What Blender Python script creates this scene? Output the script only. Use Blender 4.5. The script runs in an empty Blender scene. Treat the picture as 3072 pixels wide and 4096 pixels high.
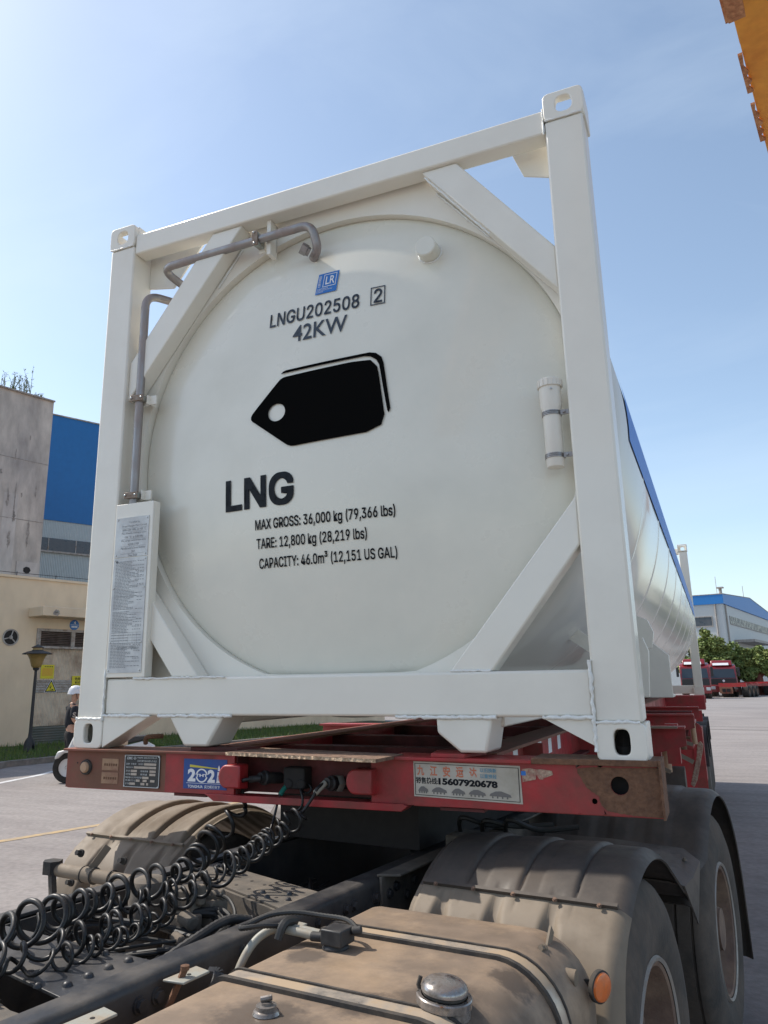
import bpy, bmesh, math, random
from mathutils import Vector, Matrix
random.seed(7)
PI=math.pi; R_=math.radians
SC=bpy.context.scene; COL=SC.collection
G=-1.43                      # ground height; z = 0 is the underside of the tank container's corner castings
# ---------------------------------------------------------------- camera
cam=bpy.data.cameras.new('camera'); co=bpy.data.objects.new('camera',cam); COL.objects.link(co); SC.camera=co
yaw,pit,rol=-0.4203,0.2483,-0.0139
f=Vector((math.sin(yaw)*math.cos(pit),math.cos(yaw)*math.cos(pit),math.sin(pit)))
r0=Vector((math.cos(yaw),-math.sin(yaw),0)); u0=r0.cross(f)
r2=r0*math.cos(rol)+u0*math.sin(rol); u2=-r0*math.sin(rol)+u0*math.cos(rol)
m=Matrix((r2,u2,-f)).transposed().to_4x4(); m.translation=Vector((1.4478,-2.7619,0.2606)); co.matrix_world=m
cam.sensor_fit='VERTICAL'; cam.sensor_height=36; cam.lens=3067.7/4096*36
cam.shift_x=0.0926*1000/4096; cam.shift_y=-0.0905*1000/4096
cam.clip_start=.05; cam.clip_end=3000
# ---------------------------------------------------------------- light
SUN=Vector((-.85,.022,1.0)).normalized()
EL=math.asin(SUN.z); AZ=math.atan2(SUN.x,SUN.y)
W=bpy.data.worlds.new('World'); SC.world=W; W.use_nodes=True
nt=W.node_tree; bg=nt.nodes['Background']; sky=nt.nodes.new('ShaderNodeTexSky'); sky.sky_type='NISHITA'; sky.sun_disc=False
sky.sun_elevation=EL; sky.sun_rotation=AZ; sky.air_density=1.0; sky.dust_density=.9; sky.ozone_density=1.6
bg.inputs[1].default_value=.15; 
_N=nt.nodes; _L=nt.links
hs_=_N.new('ShaderNodeHueSaturation'); hs_.inputs['Saturation'].default_value=.86; hs_.inputs['Hue'].default_value=.493; _L.new(sky.outputs[0],hs_.inputs['Color'])
tc_=_N.new('ShaderNodeTexCoord'); mp_=_N.new('ShaderNodeMapping'); mp_.inputs['Scale'].default_value=(1.1,2.6,3.2); mp_.inputs['Rotation'].default_value=(.3,.5,.4); _L.new(tc_.outputs['Generated'],mp_.inputs[0])
nz_=_N.new('ShaderNodeTexNoise'); nz_.inputs['Scale'].default_value=1.5; nz_.inputs['Detail'].default_value=7; nz_.inputs['Roughness'].default_value=.55; nz_.inputs['Distortion'].default_value=.6; _L.new(mp_.outputs[0],nz_.inputs[0])
mr_=_N.new('ShaderNodeMapRange'); mr_.inputs[1].default_value=.48; mr_.inputs[2].default_value=.80; mr_.inputs[3].default_value=0; mr_.inputs[4].default_value=.26; _L.new(nz_.outputs[0],mr_.inputs[0])
cm_=_N.new('ShaderNodeMixRGB'); cm_.inputs[2].default_value=(4.2,4.9,5.6,1); _L.new(mr_.outputs[0],cm_.inputs[0]); _L.new(hs_.outputs[0],cm_.inputs[1]); _L.new(cm_.outputs[0],bg.inputs[0])
sl=bpy.data.lights.new('sun','SUN'); sl.energy=3.4; sl.angle=R_(.5); sl.color=(1,.93,.83)
so=bpy.data.objects.new('sun',sl); COL.objects.link(so); so.rotation_euler=SUN.to_track_quat('Z','Y').to_euler(); so.location=(-20,0,30)
SC.view_settings.view_transform='Standard'; SC.view_settings.look='None'; SC.view_settings.exposure=0.47; SC.view_settings.gamma=1
# ---------------------------------------------------------------- materials
def mat(name,col,rough=.5,metal=0,dirt=None,scale=4,amt=.5,bump=0,bscale=60,coat=0,emit=None,stretch=None,trans=0,var=0):
    """principled paint; dirt = second colour mixed by noise; var = slight mottling"""
    m=bpy.data.materials.new(name); m.use_nodes=True; t=m.node_tree; N=t.nodes; L=t.links
    p=N['Principled BSDF']; p.inputs['Roughness'].default_value=rough; p.inputs['Metallic'].default_value=metal
    p.inputs['Base Color'].default_value=(*col,1)
    if coat: p.inputs['Coat Weight'].default_value=coat; p.inputs['Coat Roughness'].default_value=.08
    if trans: p.inputs['Transmission Weight'].default_value=trans
    tc=N.new('ShaderNodeTexCoord'); src=tc.outputs['Object']
    if stretch:
        mp=N.new('ShaderNodeMapping'); mp.inputs['Scale'].default_value=stretch; L.new(src,mp.inputs[0]); src=mp.outputs[0]
    last=None
    if dirt:
        n=N.new('ShaderNodeTexNoise'); n.inputs['Scale'].default_value=scale; n.inputs['Detail'].default_value=9; n.inputs['Roughness'].default_value=.65
        L.new(src,n.inputs[0]); r=N.new('ShaderNodeValToRGB'); c=.72-.45*amt
        r.color_ramp.elements[0].position=max(0,c-.12); r.color_ramp.elements[1].position=min(1,c+.14)
        L.new(n.outputs[0],r.inputs[0]); mx=N.new('ShaderNodeMixRGB'); mx.inputs[1].default_value=(*col,1); mx.inputs[2].default_value=(*dirt,1)
        L.new(r.outputs[0],mx.inputs[0]); last=mx.outputs[0]
        rr=N.new('ShaderNodeMapRange'); rr.inputs[3].default_value=rough; rr.inputs[4].default_value=min(1,rough+.35); L.new(r.outputs[0],rr.inputs[0]); L.new(rr.outputs[0],p.inputs['Roughness'])
        if metal:
            mm=N.new('ShaderNodeMapRange'); mm.inputs[3].default_value=metal; mm.inputs[4].default_value=0; L.new(r.outputs[0],mm.inputs[0]); L.new(mm.outputs[0],p.inputs['Metallic'])
    if var:
        n2=N.new('ShaderNodeTexNoise'); n2.inputs['Scale'].default_value=scale*2.7+1; n2.inputs['Detail'].default_value=12; L.new(src,n2.inputs[0])
        h=N.new('ShaderNodeMapRange'); h.inputs[1].default_value=.3; h.inputs[2].default_value=.7; h.inputs[3].default_value=1-var; h.inputs[4].default_value=1+var; L.new(n2.outputs[0],h.inputs[0])
        hv=N.new('ShaderNodeHueSaturation'); L.new(h.outputs[0],hv.inputs['Value'])
        if last: L.new(last,hv.inputs['Color'])
        else: hv.inputs['Color'].default_value=(*col,1)
        last=hv.outputs[0]
    if last: L.new(last,p.inputs['Base Color'])
    if bump:
        nb=N.new('ShaderNodeTexNoise'); nb.inputs['Scale'].default_value=bscale; nb.inputs['Detail'].default_value=6; L.new(src,nb.inputs[0])
        b=N.new('ShaderNodeBump'); b.inputs['Strength'].default_value=bump; b.inputs['Distance'].default_value=.01; L.new(nb.outputs[0],b.inputs['Height']); L.new(b.outputs[0],p.inputs['Normal'])
    if emit: p.inputs['Emission Color'].default_value=(*emit,1); p.inputs['Emission Strength'].default_value=1
    return m
M={}
M['white']=mat('container_paint',(.82,.785,.695),.33,coat=.3,dirt=(.76,.72,.635),amt=.3,var=.02,scale=1.5,bump=.04,bscale=25)
M['dish']=mat('tank_head_paint',(.78,.755,.655),.27,coat=.45,dirt=(.70,.685,.595),amt=.35,var=.015,scale=1.3,bump=.02,bscale=4)
M['shell']=mat('tank_shell_paint',(.70,.69,.64),.2,coat=.35,bump=.05,bscale=5,stretch=(1,.15,1))
M['weld']=mat('weld_paint',(.78,.78,.74),.3,coat=.3,bump=.5,bscale=90)
M['ink']=mat('black_lettering',(.012,.014,.018),.35)
M['inkblue']=mat('dark_lettering',(.03,.04,.055),.4)
M['tagblack']=mat('black_sticker',(.006,.006,.006),.5)
for k_ in ('tagblack','ink'): M[k_].node_tree.nodes['Principled BSDF'].inputs['Specular IOR Level'].default_value=.0 if k_=='tagblack' else .15
M['bluestk']=mat('blue_sticker',(.02,.16,.50),.35)
M['stripe']=mat('blue_stripe',(.03,.22,.68),.5)
M['whitestk']=mat('white_print',(.8,.8,.8),.5)
M['steel']=mat('pipe_steel',(.33,.31,.30),.38,.85,dirt=(.33,.27,.25),scale=14,amt=.35,var=.08,stretch=(1,1,.3))
M['zinc']=mat('zinc_clamp',(.40,.45,.42),.45,.4,dirt=(.30,.27,.23),scale=30,amt=.5)
M['plate']=mat('etched_plate',(.60,.61,.60),.4,.2,dirt=(.50,.51,.51),scale=9,amt=.4,var=.06)
M['plateink']=mat('etched_print',(.26,.27,.28),.5)
M['bolt']=mat('bolt',(.5,.5,.48),.3,.9)
M['plastic']=mat('cream_plastic',(.76,.72,.64),.4,var=.02)
M['red']=mat('red_chassis_paint',(.38,.022,.026),.42,dirt=(.20,.055,.04),scale=5,amt=.38,var=.10,bump=.12,bscale=30)
M['redbright']=mat('red_beam_paint',(.36,.022,.026),.4,dirt=(.20,.05,.038),scale=5,amt=.42,coat=.1,var=.12,bump=.1)
M['redbrown']=mat('dusty_shaded_red_paint',(.27,.045,.035),.6,dirt=(.19,.095,.062),scale=2.6,amt=.72,var=.1,bump=.1,bscale=40)
M['rust']=mat('rusty_steel',(.125,.062,.035),.85,dirt=(.185,.095,.055),scale=22,amt=.5,var=.22,bump=.5,bscale=80)
M['clampplate']=mat('clamp_plate',(.33,.27,.22),.6,.3,dirt=(.22,.15,.11),scale=40,amt=.4)
M['rustplate']=mat('rusty_plate',(.25,.155,.105),.8,dirt=(.13,.08,.058),scale=16,amt=.45,var=.2,bump=.5,bscale=90)
M['edge']=mat('bare_torn_edge',(.46,.33,.22),.6,.3,var=.3,scale=40,bump=.8,bscale=60)
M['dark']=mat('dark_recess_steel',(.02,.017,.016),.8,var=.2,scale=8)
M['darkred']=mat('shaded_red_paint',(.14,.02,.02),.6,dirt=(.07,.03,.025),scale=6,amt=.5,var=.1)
M['frame']=mat('frame_rail_paint',(.028,.029,.033),.42,dirt=(.085,.075,.066),scale=5,amt=.4,var=.12,bump=.12,bscale=40)
M['framedust']=mat('dusty_crossmember',(.10,.088,.074),.75,dirt=(.2,.165,.13),scale=6,amt=.5,var=.14,bump=.15,bscale=50)
M['fender']=mat('dusty_shaded_fender',(.085,.068,.055),.5,dirt=(.05,.042,.037),scale=3.2,amt=.42,var=.1,bump=.08,bscale=20)  # dusty plastic, darkened: shade on the right arch is put into the colour
M['fenderlight']=mat('tan_dusty_sunlit_fender',(.215,.17,.122),.65,dirt=(.155,.122,.09),scale=3,amt=.4,var=.08,bump=.08,bscale=20)  # paler copy: dust plus sunlight put into the colour
M['tank']=mat('dust_caked_tank',(.35,.25,.165),.40,dirt=(.19,.14,.10),scale=4.2,amt=.66,var=.16,bump=.22,bscale=14)
M['strap']=mat('steel_strap',(.42,.36,.29),.5,.25,dirt=(.35,.27,.19),scale=8,amt=.6)
M['rubber']=mat('strap_rubber',(.03,.028,.027),.8,dirt=(.09,.075,.06),scale=20,amt=.4)
M['chrome']=mat('worn_chrome',(.42,.39,.37),.16,1,dirt=(.10,.08,.065),scale=26,amt=.52)
M['tyre']=mat('dusty_tyre',(.055,.048,.042),.85,dirt=(.115,.09,.072),scale=5,amt=.6,var=.12,bump=.25,bscale=50)
M['tread']=mat('tyre_tread',(.02,.019,.018),.9,dirt=(.05,.045,.04),scale=8,amt=.4)
M['rim']=mat('rusty_rim',(.16,.10,.075),.7,dirt=(.25,.17,.12),scale=6,amt=.5,var=.15,bump=.2)
M['rimlip']=mat('rim_lip',(.34,.31,.28),.5,.3,dirt=(.3,.24,.19),scale=12,amt=.35)
M['hose']=mat('coiled_hose_plastic',(.006,.006,.007),.42,dirt=(.02,.017,.015),scale=30,amt=.3)
M['cable']=mat('cable',(.02,.02,.02),.5)
M['tube']=mat('grey_conduit',(.33,.33,.29),.45,dirt=(.30,.24,.17),scale=18,amt=.4)
M['orange']=mat('orange_reflector',(.72,.16,.025),.3,coat=.5,dirt=(.4,.14,.05),scale=30,amt=.3)
M['green']=mat('green_sleeve',(.01,.16,.12),.5)
M['black']=mat('black_plastic',(.02,.02,.022),.5,dirt=(.06,.055,.05),scale=20,amt=.35)
M['amber']=mat('dusty_lamp_lens',(.45,.28,.17),.6,var=.08,scale=20)
def spot(mn,cs,col,axis=None):
    '''real stains at fixed places on a surface: centres (x,y,z,r)'''
    t=M[mn].node_tree; N=t.nodes; L=t.links; p=N['Principled BSDF']; src=p.inputs['Base Color'].links[0].from_socket; tc=N.new('ShaderNodeTexCoord')
    for (x,y,z,r) in cs:
        d=N.new('ShaderNodeVectorMath'); d.operation='DISTANCE'; d.inputs[1].default_value=(x,y,z); L.new(tc.outputs['Object'],d.inputs[0])
        n=N.new('ShaderNodeTexNoise'); n.inputs['Scale'].default_value=3.2/r; n.inputs['Detail'].default_value=10; n.inputs['Roughness'].default_value=.7; L.new(tc.outputs['Object'],n.inputs[0])
        a=N.new('ShaderNodeMath'); a.operation='MULTIPLY_ADD'; a.inputs[1].default_value=-1/r; a.inputs[2].default_value=.50; L.new(d.outputs['Value'],a.inputs[0])
        b=N.new('ShaderNodeMath'); b.operation='ADD'; L.new(a.outputs[0],b.inputs[0]); L.new(n.outputs[0],b.inputs[1])
        m=N.new('ShaderNodeMapRange'); m.inputs[1].default_value=.38; m.inputs[2].default_value=.62; L.new(b.outputs[0],m.inputs[0])
        mx=N.new('ShaderNodeMixRGB'); mx.inputs[2].default_value=(*col,1); L.new(m.outputs[0],mx.inputs[0]); L.new(src,mx.inputs[1]); src=mx.outputs[0]
    L.new(src,p.inputs['Base Color'])
spot('tank',[(.93,-.86,-.42,.20),(.66,-1.13,-.42,.22),(.50,-.75,-.42,.10),(1.0,-.62,-.45,.10),(.8,-.95,-.42,.13)],(.105,.078,.058))
spot('fender',[(.62,.9,-.4,.25),(1.0,1.0,-.43,.2)],(.13,.11,.092))
M['torn']=mat('weathered_pale_paint',(.46,.36,.26),.8,dirt=(.32,.14,.11),scale=45,amt=.5,var=.25)
# ---------------------------------------------------------------- helpers
SPLIT={'weld_bead':0,'outrigger':.12,'saddle_plate':0,'frame_bolt':.03,'rivet':0,'air_coupling':0,'fender_bolt':.02,'bottom_flange':0,'plate_bolt':0,'plate_hole':0,'cross_member':0,'guard_strut':0,'saddle_beam':0,
 'pale_patch':0,'leaf_spring':.75,'lamp_bracket':.045,'side_rail':0,'wiring_loom':0,'shell_seam':0,'lightning_rod':0,'clamp_bracket':.06,'fuel_pipe':0,'formwork_joint':0,'concrete_patch':0,'damp_stain':0,'panel_opening':0,'pavement_joint':0,'rust_stain':0,'mounting_tube':.12,'deck_bracket':.9,'trailer_frame':0,'plate_blank':0,'wall':0}
def islands(bm,thr):
    seen=set(); out=[]
    for f0 in bm.faces:
        if f0.index in seen: continue
        st=[f0]; seen.add(f0.index); isl=[]
        while st:
            g=st.pop(); isl.append(g)
            for e in g.edges:
                for k in e.link_faces:
                    if k.index not in seen: seen.add(k.index); st.append(k)
        c=Vector()
        for g in isl: c+=g.calc_center_median()
        out.append([isl,c/len(isl)])
    res=[]
    for isl,c in out:
        for r in res:
            if thr and (r[1]-c).length<thr: r[0]+=isl; break
        else: res.append([list(isl),c])
    return [r[0] for r in res]
def fin(name,bm,m,parent=None,angle=35,bev=0,smooth=True,recalc=True):
    if name in SPLIT and parent is not None:
        bm.faces.index_update(); L_=islands(bm,SPLIT[name])
        if 1<len(L_)<=100:
            o=None
            for isl in L_:
                nb=bmesh.new(); mp={}
                for fc in isl:
                    vs=[]
                    for v in fc.verts:
                        if v not in mp: mp[v]=nb.verts.new(v.co)
                        vs.append(mp[v])
                    nf=nb.faces.new(vs); nf.material_index=fc.material_index
                o=fin_(name,nb,m,parent,angle,bev,smooth,recalc)
            bm.free(); return o
    return fin_(name,bm,m,parent,angle,bev,smooth,recalc)
def fin_(name,bm,m,parent=None,angle=35,bev=0,smooth=True,recalc=True):
    if recalc: bmesh.ops.recalc_face_normals(bm,faces=bm.faces)
    me=bpy.data.meshes.new(name)
    for fc in bm.faces: fc.smooth=smooth
    if smooth:
        a=R_(angle)
        for e in bm.edges:
            e.smooth = (len(e.link_faces)==2 and e.calc_face_angle(0)<a)
    bm.to_mesh(me); bm.free()
    ms=m if isinstance(m,(list,tuple)) else [m]
    for x in ms: me.materials.append(x if not isinstance(x,str) else M[x])
    o=bpy.data.objects.new(name,me); COL.objects.link(o)
    if parent is not None: adopt(o,parent)
    if bev:
        b=o.modifiers.new('Bevel','BEVEL'); b.width=bev; b.segments=2; b.limit_method='ANGLE'; b.angle_limit=R_(40); b.harden_normals=False
    return o
INV={}
def adopt(o,p):
    o.parent=p
    if p.name in INV: o.matrix_parent_inverse=INV[p.name]
def thing(name,label,cat,loc=(0,0,0),rotz=0,group=None,local=False):
    o=bpy.data.objects.new(name,None); COL.objects.link(o); o.empty_display_size=.2
    o.location=loc; o.rotation_euler=(0,0,rotz); o['label']=label; o['category']=cat
    if group: o['group']=group
    if not local: INV[o.name]=Matrix.Translation(-(Matrix.Rotation(-rotz,4,'Z')@Vector(loc)))
    return o
def tag(o,label,cat,group=None):
    o['label']=label; o['category']=cat
    if group: o['group']=group
    return o
def struct(o): o['kind']='structure'; return o
def kids(o): return [c for c in list(bpy.data.objects) if c.parent==o]
def copy_tree(o,parent=None):
    c=o.copy(); COL.objects.link(c)
    if parent is not None:
        c.parent=parent; c.matrix_parent_inverse=o.matrix_parent_inverse.copy()
    for ch in kids(o): copy_tree(ch,c)
    return c
B=bmesh.new
def box(bm,a,b,mat_i=0,M4=None):
    x0,y0,z0=a;x1,y1,z1=b
    v=[bm.verts.new(p) for p in ((x0,y0,z0),(x1,y0,z0),(x1,y1,z0),(x0,y1,z0),(x0,y0,z1),(x1,y0,z1),(x1,y1,z1),(x0,y1,z1))]
    for q in ((3,2,1,0),(4,5,6,7),(0,1,5,4),(1,2,6,5),(2,3,7,6),(3,0,4,7)):
        fc=bm.faces.new([v[i] for i in q]); fc.material_index=mat_i
    if M4 is not None:
        for x in v: x.co=M4@x.co
    return v
def ax3(axis,a,b,c):
    # polygon coords (a,b) in plane perpendicular to axis, c along axis
    return {'y':(a,c,b),'x':(c,a,b),'z':(a,b,c)}[axis]
def prism(bm,poly,axis,c0,c1,mat_i=0):
    lo=[bm.verts.new(ax3(axis,a,b,c0)) for a,b in poly]; hi=[bm.verts.new(ax3(axis,a,b,c1)) for a,b in poly]
    n=len(poly); fs=[bm.faces.new(lo[::-1]),bm.faces.new(hi)]
    for i in range(n): fs.append(bm.faces.new((lo[i],lo[(i+1)%n],hi[(i+1)%n],hi[i])))
    for x in fs: x.material_index=mat_i
    return lo+hi
def plate_hole(bm,outer,inner,axis,c0,c1):
    """ring-shaped plate; outer/inner have the same number of points, matched in order"""
    n=len(outer); rings=[[bm.verts.new(ax3(axis,a,b,c)) for a,b in P] for P in (outer,inner) for c in (c0,c1)]
    o0,o1,i0,i1=rings
    for k in range(n):
        j=(k+1)%n
        for q in ((o0[k],o0[j],i0[j],i0[k]),(o1[j],o1[k],i1[k],i1[j]),(o0[j],o0[k],o1[k],o1[j]),(i0[k],i0[j],i1[j],i1[k])): bm.faces.new(q)
def rays_to_poly(cx,cz,poly,angs):
    out=[]
    for a in angs:
        d=Vector((math.cos(a),math.sin(a))); best=None
        for i in range(len(poly)):
            p=Vector(poly[i])-Vector((cx,cz)); q=Vector(poly[(i+1)%len(poly)])-Vector((cx,cz)); e=q-p
            den=d.x*e.y-d.y*e.x
            if abs(den)<1e-9: continue
            t=(p.x*e.y-p.y*e.x)/den; s=(p.x*d.y-p.y*d.x)/den
            if t>0 and -1e-6<=s<=1+1e-6: best=t if best is None else min(best,t)
        out.append((cx+d.x*best,cz+d.y*best))
    return out
def frame_axes(d):
    d=d.normalized(); u=Vector((0,0,1)) if abs(d.z)<.9 else Vector((1,0,0))
    s=d.cross(u).normalized(); return s,s.cross(d).normalized()
def tube(bm,pts,r,n=10,caps=True,mat_i=0):
    P=[Vector(p) for p in pts]; rs=r if isinstance(r,(list,tuple)) else [r]*len(P)
    t0=(P[1]-P[0]).normalized(); s,u=frame_axes(t0); prev=t0; rings=[]
    for i,p in enumerate(P):
        if i==0: t=t0
        elif i==len(P)-1: t=(P[i]-P[i-1]).normalized()
        else: t=((P[i+1]-P[i]).normalized()+(P[i]-P[i-1]).normalized()).normalized()
        q=prev.rotation_difference(t); s=q@s; u=q@u; prev=t
        rings.append([bm.verts.new(p+s*math.cos(2*PI*k/n)*rs[i]+u*math.sin(2*PI*k/n)*rs[i]) for k in range(n)])
    for i in range(len(rings)-1):
        for k in range(n):
            fc=bm.faces.new((rings[i][k],rings[i][(k+1)%n],rings[i+1][(k+1)%n],rings[i+1][k])); fc.material_index=mat_i
    if caps:
        bm.faces.new(rings[0][::-1]).material_index=mat_i; bm.faces.new(rings[-1]).material_index=mat_i
def cyl(bm,p,q,r,n=16,mat_i=0): tube(bm,[p,q],r,n,True,mat_i)
def bar(bm,p,q,w,h,up=(0,0,1),mat_i=0):
    p=Vector(p);q=Vector(q);d=(q-p).normalized();s=d.cross(Vector(up)).normalized();u=s.cross(d)
    v=[bm.verts.new(c+s*a*w/2+u*b*h/2) for c in (p,q) for a,b in ((-1,-1),(1,-1),(1,1),(-1,1))]
    for qd in ((3,2,1,0),(4,5,6,7),(0,1,5,4),(1,2,6,5),(2,3,7,6),(3,0,4,7)): bm.faces.new([v[i] for i in qd]).material_index=mat_i
def lathe(bm,prof,o,axis,n=32,mat_i=0):
    """prof [(r,h)] along axis from o"""
    o=Vector(o); a=Vector(axis).normalized(); s,u=frame_axes(a); rings=[]
    for r,h in prof:
        if r<1e-5: rings.append([bm.verts.new(o+a*h)])
        else: rings.append([bm.verts.new(o+a*h+(s*math.cos(2*PI*k/n)+u*math.sin(2*PI*k/n))*r) for k in range(n)])
    for i in range(len(rings)-1):
        A,Bq=rings[i],rings[i+1]
        for k in range(n):
            j=(k+1)%n
            if len(A)==1 and len(Bq)==1: continue
            if len(A)==1: q=(A[0],Bq[j],Bq[k])
            elif len(Bq)==1: q=(A[k],A[j],Bq[0])
            else: q=(A[k],A[j],Bq[j],Bq[k])
            bm.faces.new(q).material_index=mat_i
def smooth_path(pts,sub=8,closed=False):
    P=[Vector(p) for p in pts]; out=[]
    for i in range(len(P)-1):
        p0=P[max(i-1,0)];p1=P[i];p2=P[i+1];p3=P[min(i+2,len(P)-1)]
        for k in range(sub):
            t=k/sub; out.append(.5*((2*p1)+(p2-p0)*t+(2*p0-5*p1+4*p2-p3)*t*t+(-p0+3*p1-3*p2+p3)*t**3))
    out.append(P[-1]); return out
def fillet(pts,r,n=6):
    P=[Vector(p) for p in pts]; out=[P[0]]
    for i in range(1,len(P)-1):
        a=(P[i-1]-P[i]);b=(P[i+1]-P[i]); l=min(r,a.length*.49,b.length*.49); A=P[i]+a.normalized()*l; Bq=P[i]+b.normalized()*l
        for k in range(n+1):
            t=k/n; out.append(A*(1-t)**2+P[i]*2*t*(1-t)+Bq*t*t)
    out.append(P[-1]); return out
def weld(bm,p,q,r=.006,seed=0):
    rnd=random.Random(seed); p=Vector(p);q=Vector(q);n=max(3,int((q-p).length/.012)); 
    tube(bm,[p.lerp(q,i/n)+Vector((rnd.uniform(-1,1),0,rnd.uniform(-1,1)))*r*.35 for i in range(n+1)],[r*rnd.uniform(.65,1.25) for i in range(n+1)],7)
def rrect(x0,x1,z0,z1,r,n=5,corners=(1,1,1,1)):
    out=[]
    for k,(cx,cz,a0) in enumerate(((x1-r,z0+r,-90),(x1-r,z1-r,0),(x0+r,z1-r,90),(x0+r,z0+r,180))):
        if corners[k]:
            for i in range(n+1):
                a=R_(a0+90*i/n); out.append((cx+r*math.cos(a),cz+r*math.sin(a)))
        else: out.append(((x1,z0),(x1,z1),(x0,z1),(x0,z0))[k])
    return out
try: FONT=bpy.data.fonts.load(bpy.utils.system_resource('DATAFILES',path='fonts')+'/Inter.woff2')
except Exception: FONT=None
def tri2d(body,x0,x1,z0,z1,bold=0,shear=0,space=1.0,inter=False):
    """text -> list of (verts2d, faces) fitted to the box"""
    cu=bpy.data.curves.new('t','FONT'); cu.body=body; cu.offset=bold if not (inter and FONT) else 0
    if inter and FONT: cu.font=FONT
    cu.space_character=space; cu.resolution_u=3; cu.align_x='LEFT'
    o=bpy.data.objects.new('t',cu); COL.objects.link(o); bpy.context.view_layer.update()
    me=bpy.data.meshes.new_from_object(o.evaluated_get(bpy.context.evaluated_depsgraph_get())); bpy.data.objects.remove(o); bpy.data.curves.remove(cu)
    vs=[(v.co.x,v.co.y) for v in me.vertices]; fs=[tuple(p.vertices) for p in me.polygons]; bpy.data.meshes.remove(me)
    if not vs: return [],[]
    if inter and FONT and bold:
        n0=len(vs); V=[];F=[]
        D8=[(1,1),(1,0),(1,-1),(0,-1),(-1,-1),(-1,0),(-1,1),(0,1)]; K=8
        for k in range(K):
            dx,dy=bold*D8[k][0],bold*D8[k][1]; V+=[(a+dx,b+dy) for a,b in vs]; F+=[tuple(i+n0*k for i in q) for q in fs]
        V+=vs; F+=[tuple(i+n0*K for i in q) for q in fs]; vs,fs=V,F
    xa=min(v[0] for v in vs);xb=max(v[0] for v in vs);ya=min(v[1] for v in vs);yb=max(v[1] for v in vs)
    out=[]
    for a,b in vs:
        tx=(a-xa)/(xb-xa); ty=(b-ya)/(yb-ya); out.append((x0+tx*(x1-x0)+shear*ty*(z1-z0),z0+ty*(z1-z0)))
    return out,fs
def flat(bm,vs,fs,fn,mat_i=0):
    V=[bm.verts.new(fn(a,b)) for a,b in vs]
    for q in fs:
        try: bm.faces.new([V[i] for i in q]).material_index=mat_i
        except ValueError: pass
def poly2(bm,pts,fn,mat_i=0):
    V=[bm.verts.new(fn(a,b)) for a,b in pts]; bm.faces.new(V).material_index=mat_i
def onplane(y): return lambda a,b:(a,y,b)
def circ(cx,cz,r,n=24,a0=0,a1=360,rz=None):
    return [(cx+r*math.cos(R_(a0+(a1-a0)*i/n)),cz+(rz or r)*math.sin(R_(a0+(a1-a0)*i/n))) for i in range(n+(0 if a1-a0==360 else 1))]
def rect(x0,x1,z0,z1): return [(x0,z0),(x1,z0),(x1,z1),(x0,z1)]
# ================================================================ GROUND
def ground_mat():
    m=bpy.data.materials.new('yard_concrete'); m.use_nodes=True; t=m.node_tree; N=t.nodes; L=t.links; p=N['Principled BSDF']
    tc=N.new('ShaderNodeTexCoord'); 
    def noise(s,d=8,st=None):
        n=N.new('ShaderNodeTexNoise'); n.inputs['Scale'].default_value=s; n.inputs['Detail'].default_value=d
        if st:
            mp=N.new('ShaderNodeMapping'); mp.inputs['Scale'].default_value=st; mp.inputs['Rotation'].default_value=(0,0,R_(18)); L.new(tc.outputs['Object'],mp.inputs[0]); L.new(mp.outputs[0],n.inputs[0])
        else: L.new(tc.outputs['Object'],n.inputs[0])
        return n
    def ramp(n,a,b,ca,cb):
        r=N.new('ShaderNodeValToRGB'); r.color_ramp.elements[0].position=a; r.color_ramp.elements[1].position=b
        r.color_ramp.elements[0].color=(*ca,1); r.color_ramp.elements[1].color=(*cb,1); L.new(n.outputs[0],r.inputs[0]); return r
    a=ramp(noise(.35),.35,.7,(.245,.222,.21),(.305,.278,.262)); b=ramp(noise(18,12),.35,.65,(.86,.86,.86),(1.08,1.08,1.08))
    c=ramp(noise(.6,6,(1,6,1)),.42,.68,(1,1,1),(.84,.83,.84)); d=ramp(noise(130,2),.62,.74,(1,1,1),(.72,.7,.7))
    last=a.outputs[0]
    for x in (b,c,d):
        mx=N.new('ShaderNodeMixRGB'); mx.blend_type='MULTIPLY'; mx.inputs[0].default_value=1; L.new(last,mx.inputs[1]); L.new(x.outputs[0],mx.inputs[2]); last=mx.outputs[0]
    L.new(last,p.inputs['Base Color']); p.inputs['Roughness'].default_value=.85
    nb=noise(60,6); bp=N.new('ShaderNodeBump'); bp.inputs['Strength'].default_value=.25; bp.inputs['Distance'].default_value=.01; L.new(nb.outputs[0],bp.inputs['Height']); L.new(bp.outputs[0],p.inputs['Normal'])
    return m
bm=B(); bmesh.ops.create_grid(bm,x_segments=8,y_segments=8,size=900)
for v in bm.verts: v.co.z=G
struct(fin('ground',bm,ground_mat()))
M['linew']=mat('road_paint_white',(.62,.62,.62),.7,dirt=(.36,.34,.33),scale=6,amt=.3)
M['liney']=mat('road_paint_yellow',(.47,.33,.16),.75,dirt=(.33,.27,.2),scale=7,amt=.45)
M['joint']=mat('joint_filler',(.07,.065,.06),.9)
def strip(bm,pts,w,z):
    P=[Vector((a,b,0)) for a,b in pts]; L_=[]
    for i,p in enumerate(P):
        d=(P[min(i+1,len(P)-1)]-P[max(i-1,0)]).normalized(); s=Vector((d.y,-d.x,0))*w/2; L_.append((bm.verts.new((p.x-s.x,p.y-s.y,z)),bm.verts.new((p.x+s.x,p.y+s.y,z))))
    for a,b in zip(L_,L_[1:]): bm.faces.new((a[0],a[1],b[1],b[0]))
bm=B(); strip(bm,[(-8.3,-4.5),(-6.226,4.173),(-5.76,5.9),(-4.6,10)],.13,G+.004); struct(fin('yellow_line',bm,'liney'))
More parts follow.
